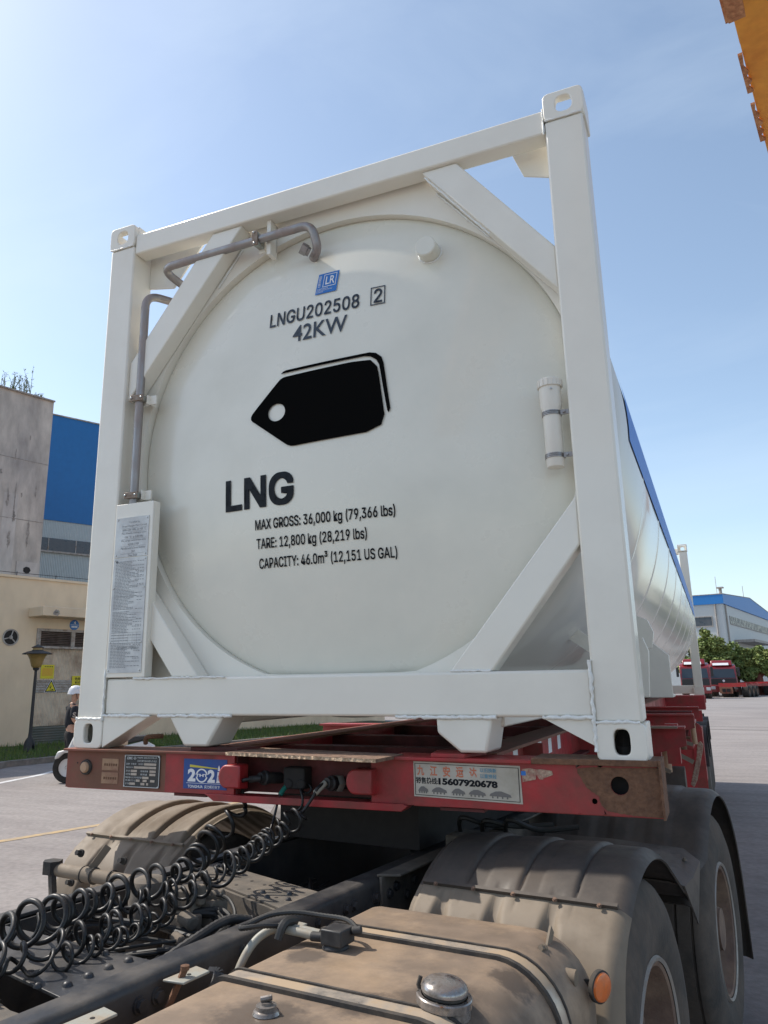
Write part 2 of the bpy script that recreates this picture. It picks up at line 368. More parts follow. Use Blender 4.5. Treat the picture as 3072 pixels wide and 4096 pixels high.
bm=B(); strip(bm,[(-10.7,2.0),(-10.72,5.5),(-10.85,8.17),(-11.15,9.4),(-11.65,10.63),(-11.6,13),(-10.6,17.5),(-8,27)],.14,G+.004); struct(fin('white_line',bm,'linew'))
bm=B()
for y in (27.4,29.2): strip(bm,[(-12,y+1.2),(1.2,y),(14,y-.8)],.11,G+.004)
struct(fin('pavement_joint',bm,'joint'))
# kerb and verge in front of the workshop
KP=[(-11.6,1),(-11.9,5.5),(-12.4,8.6),(-13.2,10.4),(-13.0,12.0),(-12.0,16),(-10.5,22),(-9,28)]
M['kerb']=mat('kerb_concrete',(.22,.19,.17),.9,dirt=(.13,.12,.1),scale=4,amt=.5,var=.15,bump=.3)
M['soil']=mat('verge_soil',(.06,.055,.03),.95,dirt=(.04,.07,.015),scale=5,amt=.5,var=.2)
bm=B()
for (a,b),(c,d) in zip(KP,KP[1:]): bar(bm,(a,b,G+.055),(c,d,G+.055),.15,.15)
struct(fin('kerb',bm,'kerb',bev=.01))
WAZ=R_(15); PB=Vector((-17.065,14.727,G))
wd=Vector((math.sin(WAZ),math.cos(WAZ),0)); wn=Vector((math.cos(WAZ),-math.sin(WAZ),0))
bm=B(); back=[PB+wd*t for t in (-16,-8,0,8,16)]
V=[bm.verts.new((p[0]-.05,p[1],G+.09)) for p in KP]; U=[bm.verts.new((p.x,p.y,G+.09)) for p in back]
bm.faces.new(V+U[::-1]); struct(fin('verge',bm,'soil'))
# grass blades: uncountable
M['grass']=mat('grass_blades',(.075,.14,.025),.6,dirt=(.13,.17,.04),scale=2,amt=.5,var=.2)
bm=B(); rg=random.Random(3)
def inside(x,y):
    p=Vector((x,y,0))-PB
    if p.x*wn.x+p.y*wn.y<.25: return False
    for (a,b),(c,d) in zip(KP,KP[1:]):
        if b<=y<d: return x< a+(c-a)*(y-b)/(d-b)-.12
    return False
cnt=0
while cnt<15000:
    x=rg.uniform(-20,-9); y=rg.uniform(6,26)
    if not inside(x,y): continue
    if rg.random()>.55+.45*math.sin(x*2.1+y*1.3)*math.cos(y*2.7): 
        if rg.random()<.5: continue
    cnt+=1; a=rg.uniform(0,2*PI); h=rg.uniform(.05,.15)*(1.6 if rg.random()<.06 else 1); w=rg.uniform(.008,.018); dx,dy=math.cos(a),math.sin(a); l=rg.uniform(0,.06)
    z=G+.09; v=[bm.verts.new((x-dx*w,y-dy*w,z)),bm.verts.new((x+dx*w,y+dy*w,z)),bm.verts.new((x+dy*l,y+dx*l,z+h))]; bm.faces.new(v)
g=fin('grass',bm,'grass',smooth=False,recalc=False); g['kind']='stuff'; g['label']='short green grass verge between the kerb and the cream workshop'; g['category']='grass'; 
# ================================================================ TANK CONTAINER
H=2.6125; HW=1.219; LEN=12.192
T=thing('tank_container','long white cryogenic tank container in a steel frame standing on the red trailer','tank container',(0,LEN/2,0))
DC=Vector((.045,1.312)); SC_=Vector((0,1.335)); TR=1.215; RR=1.063
def dish_y(r,y0=.030):
    S=5.0; rk=.90
    if r<=rk: return y0+S-math.sqrt(S*S-r*r)
    yk=y0+S-math.sqrt(S*S-rk*rk); sl=rk/math.sqrt(S*S-rk*rk)
    t=min((r-rk)/(RR-rk),1); return yk+(r-rk)*sl+ .020*(1-math.sqrt(max(0,1-t*t)))
def ondish(off=.004):
    return lambda a,b:(a,dish_y(math.hypot(a-DC.x,b-DC.y))-off,b)
# shell with the front and rear heads
bm=B(); prof=[(0,dish_y(0))]+[(r,dish_y(r)) for r in [i*.05 for i in range(1,19)]]+[(.90+(RR-.90)*math.sin(R_(a)),dish_y(.90+(RR-.90)*math.sin(R_(a)))) for a in range(5,91,5)]+[(RR,.30)]
lathe(bm,prof,(DC.x,0,DC.y),(0,1,0),96); fin('tank_head',bm,'dish',T,angle=60)
bm=B(); lathe(bm,[(1.06,.29),(1.12,.29),(1.18,.31),(TR,.36)]+[(TR,y) for y in (2,4,6,8,10)]+[(TR,11.7),(1.1,11.9),(.8,12.02),(0,12.1)],(SC_.x,0,SC_.y),(0,1,0),128); shell=fin('tank_shell',bm,'shell',T,angle=60)
# shell seams
bm=B()
for y in (1.35,2.55,3.75,4.95,6.15,7.35,8.55,9.75,10.95):
    lathe(bm,[(TR-.001,y-.03),(TR+.0035,y-.012),(TR+.0035,y+.012),(TR-.001,y+.03)],(SC_.x,0,SC_.y),(0,1,0),128)
fin('shell_seam',bm,'shell',shell,angle=60)
# blue stripe along both sides
bm=B()
for sgn in (1,):
    V=[]
    ys=[.62]+[.9+i*.6 for i in range(18)]+[11.5]
    for i,y in enumerate(ys):
        row=[]
        for a in (-3,0,3,6,9,13):
            yy=y; rr=TR+.006
            row.append(bm.verts.new((SC_.x+sgn*rr*math.cos(R_(a)),yy,SC_.y+rr*math.sin(R_(a)))))
        V.append(row)
    for A,Bq in zip(V,V[1:]):
        for k in range(len(A)-1): bm.faces.new((A[k],A[k+1],Bq[k+1],Bq[k]))
fin('blue_stripe',bm,'stripe',shell,angle=60)
# posts
for sx in (-1,1):
    x0,x1=sorted((sx*1.211,sx*1.058)); bm=B(); box(bm,(x0,.006,.125),(x1,.155,2.485)); fin('corner_post',bm,'white',T,bev=.009)
    x0,x1=sorted((sx*1.211,sx*1.07)); bm=B(); box(bm,(x0,LEN-.155,.125),(x1,LEN-.006,2.485)); fin('corner_post',bm,'white',T,bev=.009)
# castings
def casting(cx,zlo,zhi,yf,sgn,top):
    """hollow corner casting with an oval opening in its outer face"""
    bm=B(); x0,x1=cx; zc=(zlo+zhi)/2+(.0 if not top else .0); xc=(x0+x1)/2+.002
    out=rrect(x0,x1,zlo,zhi,.022,4,(1,1,1,1)); angs=[math.atan2(b-zc,a-xc) for a,b in out]
    if top: # D-shaped / arched opening
        inn=[]
        for a in angs:
            c,s=math.cos(a),math.sin(a); rx,rz=.034,.036
            k=(abs(c/rx)**3+abs(s/rz)**3)**(-1/3) ; inn.append((xc+c*k,zc+s*k))
    else:
        inn=[]
        for a in angs:
            c,s=math.cos(a),math.sin(a); k=(abs(c/.0262)**3.2+abs(s/.041)**3.2)**(-1/3.2); inn.append((xc+c*k,zc+s*k))
    # finer resampling
    N=48; A=[2*PI*i/N for i in range(N)]
    out=rays_to_poly(xc,zc,out,A)
    if top: inn=[(xc+math.cos(a)*(abs(math.cos(a)/.034)**2.6+abs(math.sin(a)/.037)**2.6)**(-1/2.6),zc+math.sin(a)*(abs(math.cos(a)/.034)**2.6+abs(math.sin(a)/.037)**2.6)**(-1/2.6)) for a in A]
    else: inn=[(xc+math.cos(a)*(abs(math.cos(a)/.0262)**3.4+abs(math.sin(a)/.041)**3.4)**(-1/3.4),zc+math.sin(a)*(abs(math.cos(a)/.0262)**3.4+abs(math.sin(a)/.041)**3.4)**(-1/3.4)) for a in A]
    y0,y1=sorted((yf,yf+sgn*.032)); plate_hole(bm,out,inn,'y',y0,y1)
    ya,yb=sorted((yf+sgn*.032,yf+sgn*.178))
    box(bm,(x0,ya,zlo+.001),(x0+.016,yb,zhi-.001)); box(bm,(x1-.016,ya,zlo+.001),(x1,yb,zhi-.001))
    box(bm,(x0+.016,ya,zlo+.001),(x1-.016,yb,zlo+.018)); (box(bm,(x0+.016,ya,zhi-.018),(x1-.016,yb,zhi-.001)) if not top else box(bm,(x0+.016,ya,zhi-.018),(x1-.016,ya+.02,zhi-.001)))
    yw=yf+sgn*.178; a,b=sorted((yw-sgn*.016,yw)); 
    if not top: box(bm,(x0+.016,a,zlo+.018),(x1-.016,b,zhi-.018))
    
    return fin('corner_casting',bm,'white',T,bev=.004)
for y,sg in ((0,1),(LEN,-1)):
    for cx in ((-1.219,-1.057),(1.057,1.219)):
        casting(cx,0,.125,y,sg,False); casting(cx,2.485,H,y,sg,True)
# rails
bm=B(); box(bm,(-1.056,.008,.14),(1.056,.125,.298)); fin('bottom_rail',bm,'white',T,bev=.010)
bm=B(); box(bm,(-1.056,.010,2.437),(1.056,.098,2.548)); fin('top_rail',bm,'white',T,bev=.008)
bm=B(); box(bm,(-1.068,LEN-.12,.02),(1.068,LEN-.01,.16)); fin('bottom_rail',bm,'white',T,bev=.008)
bm=B(); box(bm,(-1.068,LEN-.10,2.45),(1.068,LEN-.01,2.55)); fin('top_rail',bm,'white',T,bev=.008)
# diagonal braces
def brace(name,poly,y0,y1):
    bm=B(); prism(bm,poly,'y',y0,y1); return fin(name,bm,'white',T,bev=.006)
brace('diagonal_brace',[(.513,2.436),(.672,2.436),(1.057,1.930),(1.057,1.742)],.028,.115)
brace('diagonal_brace',[(-.415,2.436),(-.585,2.436),(-1.057,1.83),(-1.057,1.63)],.028,.115)
brace('diagonal_brace',[(.553,.299),(.713,.299),(1.057,.735),(1.057,.913)],.020,.115)
brace('diagonal_brace',[(-.573,.299),(-.713,.299),(-1.057,.74),(-1.057,.905)],.028,.115)
# ring plate between frame and head
N=96; A=[2*PI*i/N for i in range(N)]; cx,cz,ri=.045,1.312,1.062
poly=[(.60,.299),(1.057,.80),(1.057,1.80),(.60,2.436),(.60,2.54),(-.50,2.54),(-.50,2.436),(-1.057,1.74),(-1.057,.80),(-.62,.299)]
out=rays_to_poly(cx,cz,poly,A); inn=[]
for (ox,oz),a in zip(out,A):
    ro=math.hypot(ox-cx,oz-cz); r=min(ri,ro-.004); inn.append((cx+r*math.cos(a),cz+r*math.sin(a)))
bm=B(); plate_hole(bm,out,inn,'y',.1165,.129); fin('ring_plate',bm,'white',T)
bm=B(); lathe(bm,[(1.0625,.129),(1.0625,.165),(1.075,.165),(1.075,.129)],(cx,0,cz),(0,1,0),96); fin('ring_sleeve',bm,'white',T,angle=50)
# corner gusset plates under the top side
bm=B(); prism(bm,[(.88,2.51),(1.057,2.51),(1.057,2.318),(.935,2.362)],'y',.14,.15); fin('gusset_plate',bm,'white',T)
bm=B(); prism(bm,[(-1.057,2.51),(-.70,2.51),(-.75,2.45),(-.90,2.27),(-1.057,2.30)],'y',.14,.15); fin('gusset_plate',bm,'white',T)
bm=B(); prism(bm,[(-1.057,.30),(-.66,.30),(-.80,.62),(-1.057,.98)],'y',.142,.152); fin('gusset_plate',bm,'white',T)
# lower gussets and forklift-style pockets
bm=B(); prism(bm,[(-1.056,.139),(-.80,.139),(-1.056,.002)],'y',.004,.125); fin('corner_gusset',bm,'white',T,bev=.003)
bm=B(); prism(bm,[(1.056,.139),(.883,.139),(1.056,.048)],'y',.006,.02); fin('corner_gusset',bm,'white',T)
def pocket(x0,x1,xa,xb,xl):
    bm=B(); V0=[(x0,.138),(xl,.085),(xa,.018),(xb,.018),(x1,.138)]
    lo=[bm.verts.new((a,.004,b)) for a,b in V0]; hi=[bm.verts.new((a+.01,.17,b)) for a,b in V0]
    bm.faces.new(lo); bm.faces.new(hi[::-1])
    for i in range(5): bm.faces.new((lo[i],hi[i],hi[(i+1)%5],lo[(i+1)%5]))
    return fin('support_pocket',bm,'white',T,bev=.010)
pocket(-.70,-.425,-.618,-.500,-.665); pocket(.497,.706,.585,.682,.500)
# weld beads
bm=B(); Z0=.002
for i,(p,q) in enumerate([((-.755,Z0,.139),(-.385,Z0,.140)),((.343,Z0,.139),(.722,Z0,.139)),((.883,Z0,.140),(1.056,Z0,.140)),((-1.056,Z0,.139),(-.80,Z0,.139)),
    ((-1.060,Z0,.12),(-1.060,Z0,.34)),((1.056,Z0,.03),(1.058,Z0,.33)),((-1.212,Z0,.125),(-1.06,Z0,.125)),((1.06,Z0,.126),(1.2,Z0,.126)),
    ((-1.21,Z0,2.487),(-1.06,Z0,2.487)),((1.06,Z0,2.487),(1.21,Z0,2.487)),((1.052,Z0+.005,2.43),(1.053,Z0+.005,2.55)),((.555,.016,.302),(.71,.016,.301)),((-.90,Z0,.298),(-.85,Z0,.297)),
    ((.53,.022,2.40),(.80,.022,2.05))]):
    weld(bm,p,q,.007 if i<8 else .0045,i)
bm2=B()
for i,(p,q) in enumerate([((.55,.112,2.375),(.78,.112,2.09)),((-.46,.112,2.36),(-.60,.112,2.18)),((-.9,.003,.296),(-.42,.003,.297))]): weld(bm2,p,q,.0045,i+30)
fin('weld_bead',bm2,'weld',T,angle=80); fin('weld_bead',bm,'weld',T,angle=80)
# under structure
bm=B(); box(bm,(-.72,.13,.10),(-.52,3.1,.16)); box(bm,(.52,.13,.10),(.72,3.1,.16)); fin('saddle_beam',bm,'white',T,bev=.006)
for ys in (2.9,):
    bm=B(); prism(bm,[(-1.17,.145),(1.17,.145),(1.17,.42),(1.06,.52),(.60,.32),(0,.17),(-.60,.32),(-1.06,.52),(-1.17,.42)],'y',ys,ys+.02); prism(bm,[(-1.17,.145),(1.17,.145),(1.17,.165),(-1.17,.165)],'y',ys+.02,ys+.30); fin('saddle_plate',bm,'white',T,bev=.004)
bm=B()
for sx in (-1,1):
    P=[(sx*1.16,.42),(sx*1.175,.50),(sx*1.15,.565),(sx*1.08,.60),(sx*.86,.46),(sx*.95,.38)]
    prism(bm,P if sx>0 else P[::-1],'y',1.55,1.57)
    P=[(sx*1.14,.19),(sx*1.18,.19),(sx*1.195,.38),(sx*1.175,.44),(sx*1.14,.40)]
    prism(bm,P if sx>0 else P[::-1],'y',.80,.82)
fin('saddle_plate',bm,'white',T,bev=.003)
bm=B(); prism(bm,[(.93,.16),(1.03,.16),(1.04,.36),(.98,.42),(.93,.40)],'y',1.00,1.02); prism(bm,[(.74,.52),(.80,.56),(.97,.42),(.93,.38)],'y',1.00,1.02); fin('inner_bracket',bm,'white',T)
bm=B(); box(bm,(1.005,.55,.30),(1.056,.62,.46)); fin('valve_handle',bm,'dark',T,bev=.004)
# nozzle on the head
bm=B(); lathe(bm,[(0,0),(.042,0),(.047,.004),(.047,.06),(.047,.15)],(.512,.040,2.085),(0,1,0),40); nz=fin('nozzle_cap',bm,'dish',T)
bm=B(); lathe(bm,[(0,-.001),(.004,-.001),(.004,.001)],(.49,.10,2.042),(-.4,0,-1),8)
V=[(.512+.050*math.cos(a),dish_y(math.hypot(.512+.050*math.cos(a)-DC.x,2.085+.050*math.sin(a)-DC.y))-.001,2.085+.050*math.sin(a)) for a in [2*PI*i/40 for i in range(41)]]
rn=random.Random(5); tube(bm,V,[.0045*rn.uniform(.6,1.4) for _ in V],6); fin('nozzle_weld',bm,'weld',nz)
# bent vent pipe
path=fillet([(-.985,.032,1.05),(-.985,.032,2.20),(-.90,.20,2.205),(-.80,.24,2.23),(-.90,.035,2.325),(-.03,.028,2.335),(-.012,.055,2.215),(-.06,.10,2.20)],.075,7)
bm=B(); tube(bm,path,.0205,20); pipe=fin('vent_pipe',bm,'steel',T,angle=50)
bm=B(); lathe(bm,[(0,0),(.026,0),(.027,.004),(.027,.03),(.022,.034),(.022,.045)],(-.088,.03,2.228),(.62,.55,-.35),6); lathe(bm,[(.0235,.0),(.0235,.012),(.021,.016)],(-.05,.062,2.212),(.62,.55,-.35),20); fin('pipe_nut',bm,'steel',pipe,angle=40)
def pclamp(p,d,n):
    """p on pipe, d pipe dir, n towards viewer; long side across"""
    p=Vector(p);d=Vector(d).normalized();n=Vector(n).normalized();s=d.cross(n).normalized()
    bm=B()
    def bx(c,hs,hd,hn,mi=0):
        Mx=Matrix((s,d,n)).transposed().to_4x4(); Mx.translation=c; box(bm,(-hs,-hd,-hn),(hs,hd,hn),mi,Mx)
    bx(p+n*.026,.036,.015,.004,1); bx(p+n*.008,.034,.013,.0125); bx(p-n*.02,.034,.013,.014)
    for k in (-1,1): cyl(bm,p+s*k*.027+n*.03,p+s*k*.027+n*.037,.0062,6,2)
    bx(p-n*.042,.05,.018,.006,3)
    return fin('pipe_clamp',bm,['zinc','clampplate','bolt','white'],T,bev=.002)
for z in (1.14,1.63): pclamp((-.985,.032,z),(0,0,1),(0.12,-1,0))
pclamp((-.325,.031,2.331),(1,0,0),(0,-1,-.1))
bm=B(); box(bm,(-.285,.05,2.255),(-.265,.112,2.436)); box(bm,(-.31,.108,2.29),(-.265,.1165,2.436)); box(bm,(-1.0,.05,1.60),(-.9,.06,1.645)); box(bm,(-.94,.03,1.60),(-.935,.1,1.645)); box(bm,(-1.0,.05,1.12),(-.9,.06,1.165)); box(bm,(-.94,.03,1.12),(-.935,.1,1.165)); fin('clamp_bracket',bm,'white',T)
# document tube on the right post
bm=B(); X,Y=.992,.033
lathe(bm,[(0,1.028),(.030,1.028),(.033,1.033),(.033,1.235),(.034,1.245),(.0405,1.268),(.0405,1.345)],(X,Y,0),(0,0,1),36); dt=fin('document_tube',bm,'plastic',T)
bm=B(); lathe(bm,[(.0405,1.341),(.0465,1.341),(.0465,1.368),(.043,1.372),(0,1.373)],(X,Y,0),(0,0,1),36)
for i in range(16):
    a=2*PI*i/16; box(bm,(-.0015,.045,1.343),(.0015,.049,1.367),0,Matrix.Translation((X,Y,0))@Matrix.Rotation(a,4,'Z'))
fin('tube_lid',bm,'plastic',dt)
for z in (1.070,1.236):
    bm=B()
    for dz in (-.006,.0,.006): lathe(bm,[(.0335,z+dz-.0028),(.0365,z+dz-.002),(.0365,z+dz+.002),(.0335,z+dz+.0028)],(X,Y,0),(0,0,1),36)
    box(bm,(X+.030,Y-.012,z-.009),(X+.064,Y-.006,z+.009)); cyl(bm,(X+.047,Y-.012,z),(X+.047,Y-.022,z),.0055,6); fin('tube_clamp',bm,'steel',dt)
bm=B(); cyl(bm,(X+.012,Y-.040,1.325),(X+.012,Y-.046,1.325),.004,8); fin('tube_screw',bm,'bolt',dt)
# data plates
bm=B(); box(bm,(-1.057,.0,.302),(-.838,.010,1.098)); box(bm,(-.849,.010,.302),(-.838,.05,1.098)); fin('plate_bracket',bm,'white',T,bev=.003)
def dplate(x0,x1,z0,z1,rows,bolts):
    bm=B(); box(bm,(x0,-.0035,z0),(x1,-.0005,z1)); p=fin('data_plate',bm,'plate',T)
    bm=B()
    for r in rows: r(bm)
    fin('plate_print',bm,'plateink',p,smooth=False)
    bm=B()
    for a,b in bolts: lathe(bm,[(0,-.0035),(.003,-.003),(.0045,0)],(a,-.0035,b),(0,1,0),10)
    fin('plate_bolt',bm,'bolt',p); return p
px0,px1=-1.047,-.857
lines=['Certified by','Jiangxi Oxygen Plant Co.,Ltd','0.80/-0.04  MPa  at +50 °C','Max. allowable working pressure','-196  °C  at 0.80 MPa','Min. design metal temperature','N2500-17-009',"Manufacturer's Serial Number",'2017','Year Built']
def textrow(s,x0,x1,z0,z1,y=-.0045,**k):
    def fn(bm): v,f_=tri2d(s,x0,x1,z0,z1,**k); flat(bm,v,f_,onplane(y))
    return fn
rows=[]; z=1.010
for i,s in enumerate(lines):
    w=min(.142,len(s)*.0052); c=-.94; rows.append(textrow(s,c-w/2,c+w/2,z-.0105,z))
    if i in (1,2,4,6,8): rows.append(lambda bm,z=z: poly2(bm,rect(-1.012,-.868,z-.0150,z-.0142),onplane(-.0045)))
    z-=.0172
dplate(px0,px1,.843,1.030,rows,[(px0+.01,1.02),(px1-.01,1.02),(px0+.01,.853),(px1-.01,.853)])
rows=[]; rr=random.Random(11); z=.822
rows.append(lambda bm: poly2(bm,circ(-1.028,.823,.0065,16),onplane(-.0045)))
while z>.34:
    def row(bm,z=z):
        x=px0+.012; end=rr.choice((-.94,-.90,-.95,-.92))
        while x<end:
            w=rr.uniform(.006,.02); poly2(bm,rect(x,min(x+w,end),z-.0022,z+.0006),onplane(-.0045)); x+=w+.003
        if rr.random()<.55:
            x=-.92+rr.uniform(0,.02)
            while x<px1-.015: w=rr.uniform(.006,.014); poly2(bm,rect(x,min(x+w,px1-.012),z-.0022,z+.0006),onplane(-.0045)); x+=w+.005
    rows.append(row); z-=.0066 if not (.455<z<.50 or .60<z<.61) else .012
for zz in (.66,.585,.555,.498,.486,.474,.462,.45): rows.append(lambda bm,zz=zz: poly2(bm,rect(px0+.01,px1-.008,zz,zz+.0007),onplane(-.0048)))
for xx in (-1.02,-.99,-.965,-.94,-.915,-.89): rows.append(lambda bm,xx=xx: poly2(bm,rect(xx,xx+.0007,.45,.498),onplane(-.0048)))
rows.append(textrow('CSC SAFETY APPROVAL',-1.0,-.885,.425,.435))
dplate(px0,px1,.322,.839,rows,[(px0+.008,.829),(px1-.008,.829),(px0+.008,.70),(px1-.008,.70),(px0+.008,.455),(px1-.008,.455),(px0+.008,.332),(px1-.008,.332)])
# lettering on the head
def subdiv(bm,step=.03):
    xs=[v.co.x for v in bm.verts]; zs=[v.co.z for v in bm.verts]
    x=min(xs)+step
    while x<max(xs): bmesh.ops.bisect_plane(bm,geom=bm.verts[:]+bm.edges[:]+bm.faces[:],plane_co=(x,0,0),plane_no=(1,0,0)); x+=step
    z=min(zs)+step
    while z<max(zs): bmesh.ops.bisect_plane(bm,geom=bm.verts[:]+bm.edges[:]+bm.faces[:],plane_co=(0,0,z),plane_no=(0,0,1)); z+=step
def decal(name,m,builders,off=.004,parent=None):
    bm=B()
    for b in builders: b(bm)
    bmesh.ops.triangulate(bm,faces=bm.faces[:],ngon_method='EAR_CLIP'); subdiv(bm); fn=ondish(off)
    for v in bm.verts: v.co=Vector(fn(v.co.x,v.co.z))
    o=fin(name,bm,m,parent or T,smooth=True,angle=60,recalc=False); return o
def tx(s,x0,x1,z0,z1,**k): return lambda bm:(lambda r:flat(bm,r[0],r[1],onplane(0)))(tri2d(s,x0,x1,z0,z1,**k))
def pg(p): return lambda bm: poly2(bm,p,onplane(0))
def ringp(o_,i_): 
    def fn(bm):
        n=len(o_); a=[bm.verts.new((x,0,z)) for x,z in o_]; b=[bm.verts.new((x,0,z)) for x,z in i_]
        for k in range(n): bm.faces.new((a[k],a[(k+1)%n],b[(k+1)%n],b[k]))
    return fn
decal('lettering','inkblue',[tx('LNGU202508',-.272,.19,1.875,1.948,bold=.012,inter=True)])
decal('lettering','inkblue',[tx('42KW',-.14,.135,1.769,1.852,bold=.012)])
decal('lettering','inkblue',[tx('2',.259,.298,1.880,1.952,bold=.012,inter=True),ringp(rect(.243,.312,1.870,1.963),rect(.248,.307,1.875,1.958))])
decal('lettering','ink',[tx('LNG',-.482,-.118,1.013,1.160,bold=.024,inter=True)])
decal('lettering','ink',[tx('MAX GROSS: 36,000 kg (79,366 lbs)',-.320,.342,.904,.964,bold=.014,inter=True)])
decal('lettering','ink',[tx('TARE: 12,800 kg (28,219 lbs)',-.315,.215,.821,.881,bold=.012,inter=True)])
decal('lettering','ink',[tx('CAPACITY: 46.0m³ (12,151 US GAL)',-.304,.340,.738,.798,bold=.012,inter=True)])
# certification sticker
decal('certification_sticker','bluestk',[pg([(-.036,1.992),(.072,1.992),(.083,2.101),(-.022,2.101)])],off=.0045)
decal('sticker_print','whitestk',[ringp([(.0,2.025),(.066,2.025),(.073,2.092),(.007,2.092)],[(.003,2.028),(.0635,2.028),(.070,2.089),(.0095,2.089)]),
    tx('LR',.014,.060,2.037,2.080,bold=.01,shear=.08),tx('CONTAINER',-.028,.03,2.0145,2.0205),tx('CERTIFICATION',-.029,.05,2.0065,2.0125),tx('SCHEME',-.030,.004,1.9985,2.0045)],off=.0055)
v,f_=tri2d('CERTIFIED',0,.062,0,.012,bold=.01)
bm=B(); flat(bm,[(-.010-b+.1*a,2.028+a) for a,b in v],f_,onplane(0))
for x in bm.verts: x.co=Vector(ondish(.0055)(x.co.x-.002,x.co.z))
fin('sticker_print',bm,'whitestk',T,smooth=False,recalc=False)
# black price-tag shaped marking
def arc(cx,cz,r,a0,a1,n=6): return [(cx+r*math.cos(R_(a0+(a1-a0)*i/n)),cz+r*math.sin(R_(a0+(a1-a0)*i/n))) for i in range(n+1)]
tagp=[(-.336,1.455),(-.345,1.443),(-.347,1.428),(-.338,1.416),(-.325,1.407),(-.150,1.277),(-.135,1.270),(-.120,1.268)]+[(.245,1.279),(.285,1.290),(.308,1.315),(.312,1.345)]+[(.285,1.560),(.270,1.590),(.245,1.607),(.215,1.611)]+[(-.175,1.602),(-.195,1.594)]
hc=(-.207,1.4375); NA=72; AA=[2*PI*i/NA for i in range(NA)]
# fan of quads between hole and outline
decal('tag_marking','tagblack',[ringp(rays_to_poly(hc[0],hc[1],tagp,AA),[(hc[0]+.0445*math.cos(a),hc[1]+.041*math.sin(a)) for a in AA])],off=.006)
outl=[(-.192,1.620),(-.180,1.630),(-.165,1.634),(.245,1.640),(.275,1.632),(.300,1.610),(.310,1.580),(.338,1.370),(.331,1.352)]; inl=[(-.192,1.6195),(-.180,1.6205),(-.165,1.6215),(.222,1.626),(.250,1.620),(.277,1.600),(.290,1.575),(.324,1.362),(.3305,1.3515)]
def band(bm):
    a=[bm.verts.new((x,0,z)) for x,z in outl]; b=[bm.verts.new((x,0,z)) for x,z in inl]
    for k in range(len(a)-1): bm.faces.new((a[k],a[k+1],b[k+1],b[k]))
decal('tag_marking','tagblack',[band],off=.006)
# ================================================================ SEMI-TRAILER
TL=thing('container_trailer','red skeletal semi-trailer with a rusty front beam carrying the white tank container','trailer',(0,6,G))
def beamface(name,x0,x1,m,holes=()):
    """front web of the bolster between x0 and x1, with round holes"""
    bm=B()
    if not holes: box(bm,(x0,.0,-.164),(x1,.012,-.012))
    else:
        for (hx,hz,hr,xa,xb) in holes:
            A=[2*PI*i/32 for i in range(32)]; plate_hole(bm,rays_to_poly(hx,hz,rect(xa,xb,-.164,-.012),A),[(hx+hr*math.cos(a),hz+hr*math.sin(a)) for a in A],'y',.0,.012)
    o=fin(name,bm,m,TL); return o
beamface('front_beam',-1.243,-.70,'redbrown'); beamface('front_beam',-.6999,-.36,'redbright')
bm=B(); box(bm,(-1.243,.012,-.160),(-1.231,.15,-.012)); fin('beam_end',bm,'redbrown',TL)
beamface('front_beam',.24,.985,'redbright')
# rust patch with its own ragged outline reaching over the right end of the beam
rw=random.Random(4)
bm=B(); A=[2*PI*i/40 for i in range(40)]
plate_hole(bm,rays_to_poly(1.120,-.072,rect(1.065,1.245,-.164,-.012),A),[(1.120+.0285*math.cos(a),-.072+.0285*math.sin(a)) for a in A],'y',.0,.012)
plate_hole(bm,rays_to_poly(1.037,-.123,rect(.985,1.065,-.164,-.012),A),[(1.037+.009*math.cos(a),-.123+.009*math.sin(a)) for a in A],'y',.0,.012)
fb=fin('front_beam',bm,'redbright',TL)
edge=[(.990,-.022),(.988,-.034),(.995,-.046),(1.003,-.055),(1.001,-.064),(1.012,-.073),(1.016,-.083),(1.03,-.092),(1.041,-.099),(1.052,-.108)]
pa=edge+[(1.053,-.12),(1.058,-.135),(1.075,-.150),(1.11,-.156),(1.16,-.161),(1.2455,-.163),(1.2455,-.013),(1.12,-.018),(1.04,-.016)]
A=[2*PI*i/120 for i in range(120)]
o_=rays_to_poly(1.120,-.072,pa,A); o_=[(a+rw.uniform(-.0012,.0012)*(a<1.24),b+rw.uniform(-.0012,.0012)*(a<1.24)) for a,b in o_]
bm=B(); plate_hole(bm,o_,[(1.120+.0287*math.cos(a),-.072+.0287*math.sin(a)) for a in A],'y',-.0015,-.0002); fin('rust_patch',bm,'rust',fb)
bm=B(); box(bm,(1.2455,-.02,-.168),(1.253,.16,.010)); fin('beam_end',bm,'rust',TL)
bm=B(); box(bm,(1.00,.05,-.15),(1.2,.06,-.01)); fin('inner_web',bm,'dark',TL)
# top flange
bm=B(); prism(bm,[(-1.250,-.022),(-.385,-.022),(-.385,.16),(-1.25,.16)],'z',-.011,-.001); fin('top_flange',bm,'redbrown',TL,bev=.002)
bm=B(); prism(bm,[(.30,-.018),(.84,-.018),(.84,.17),(.30,.17)],'z',-.011,.0); fin('top_flange',bm,'red',TL,bev=.002)
bm=B(); prism(bm,[(.84,-.018),(1.2454,-.012),(1.2454,.16),(.84,.17)],'z',-.011,.008); fin('top_flange',bm,'rust',TL,bev=.002)
# bottom lips
bm=B(); box(bm,(-1.243,.012,-.168),(-.49,.10,-.160)); box(bm,(.40,.012,-.168),(1.245,.10,-.160)); fin('bottom_flange',bm,'red',TL)
bm=B(); prism(bm,[(-.475,-.168),(-.49,-.160),(.37,-.160),(.385,-.168),(.362,-.186),(-.445,-.186)],'y',-.018,.06); fin('bottom_flange',bm,'redbright',TL,bev=.002)
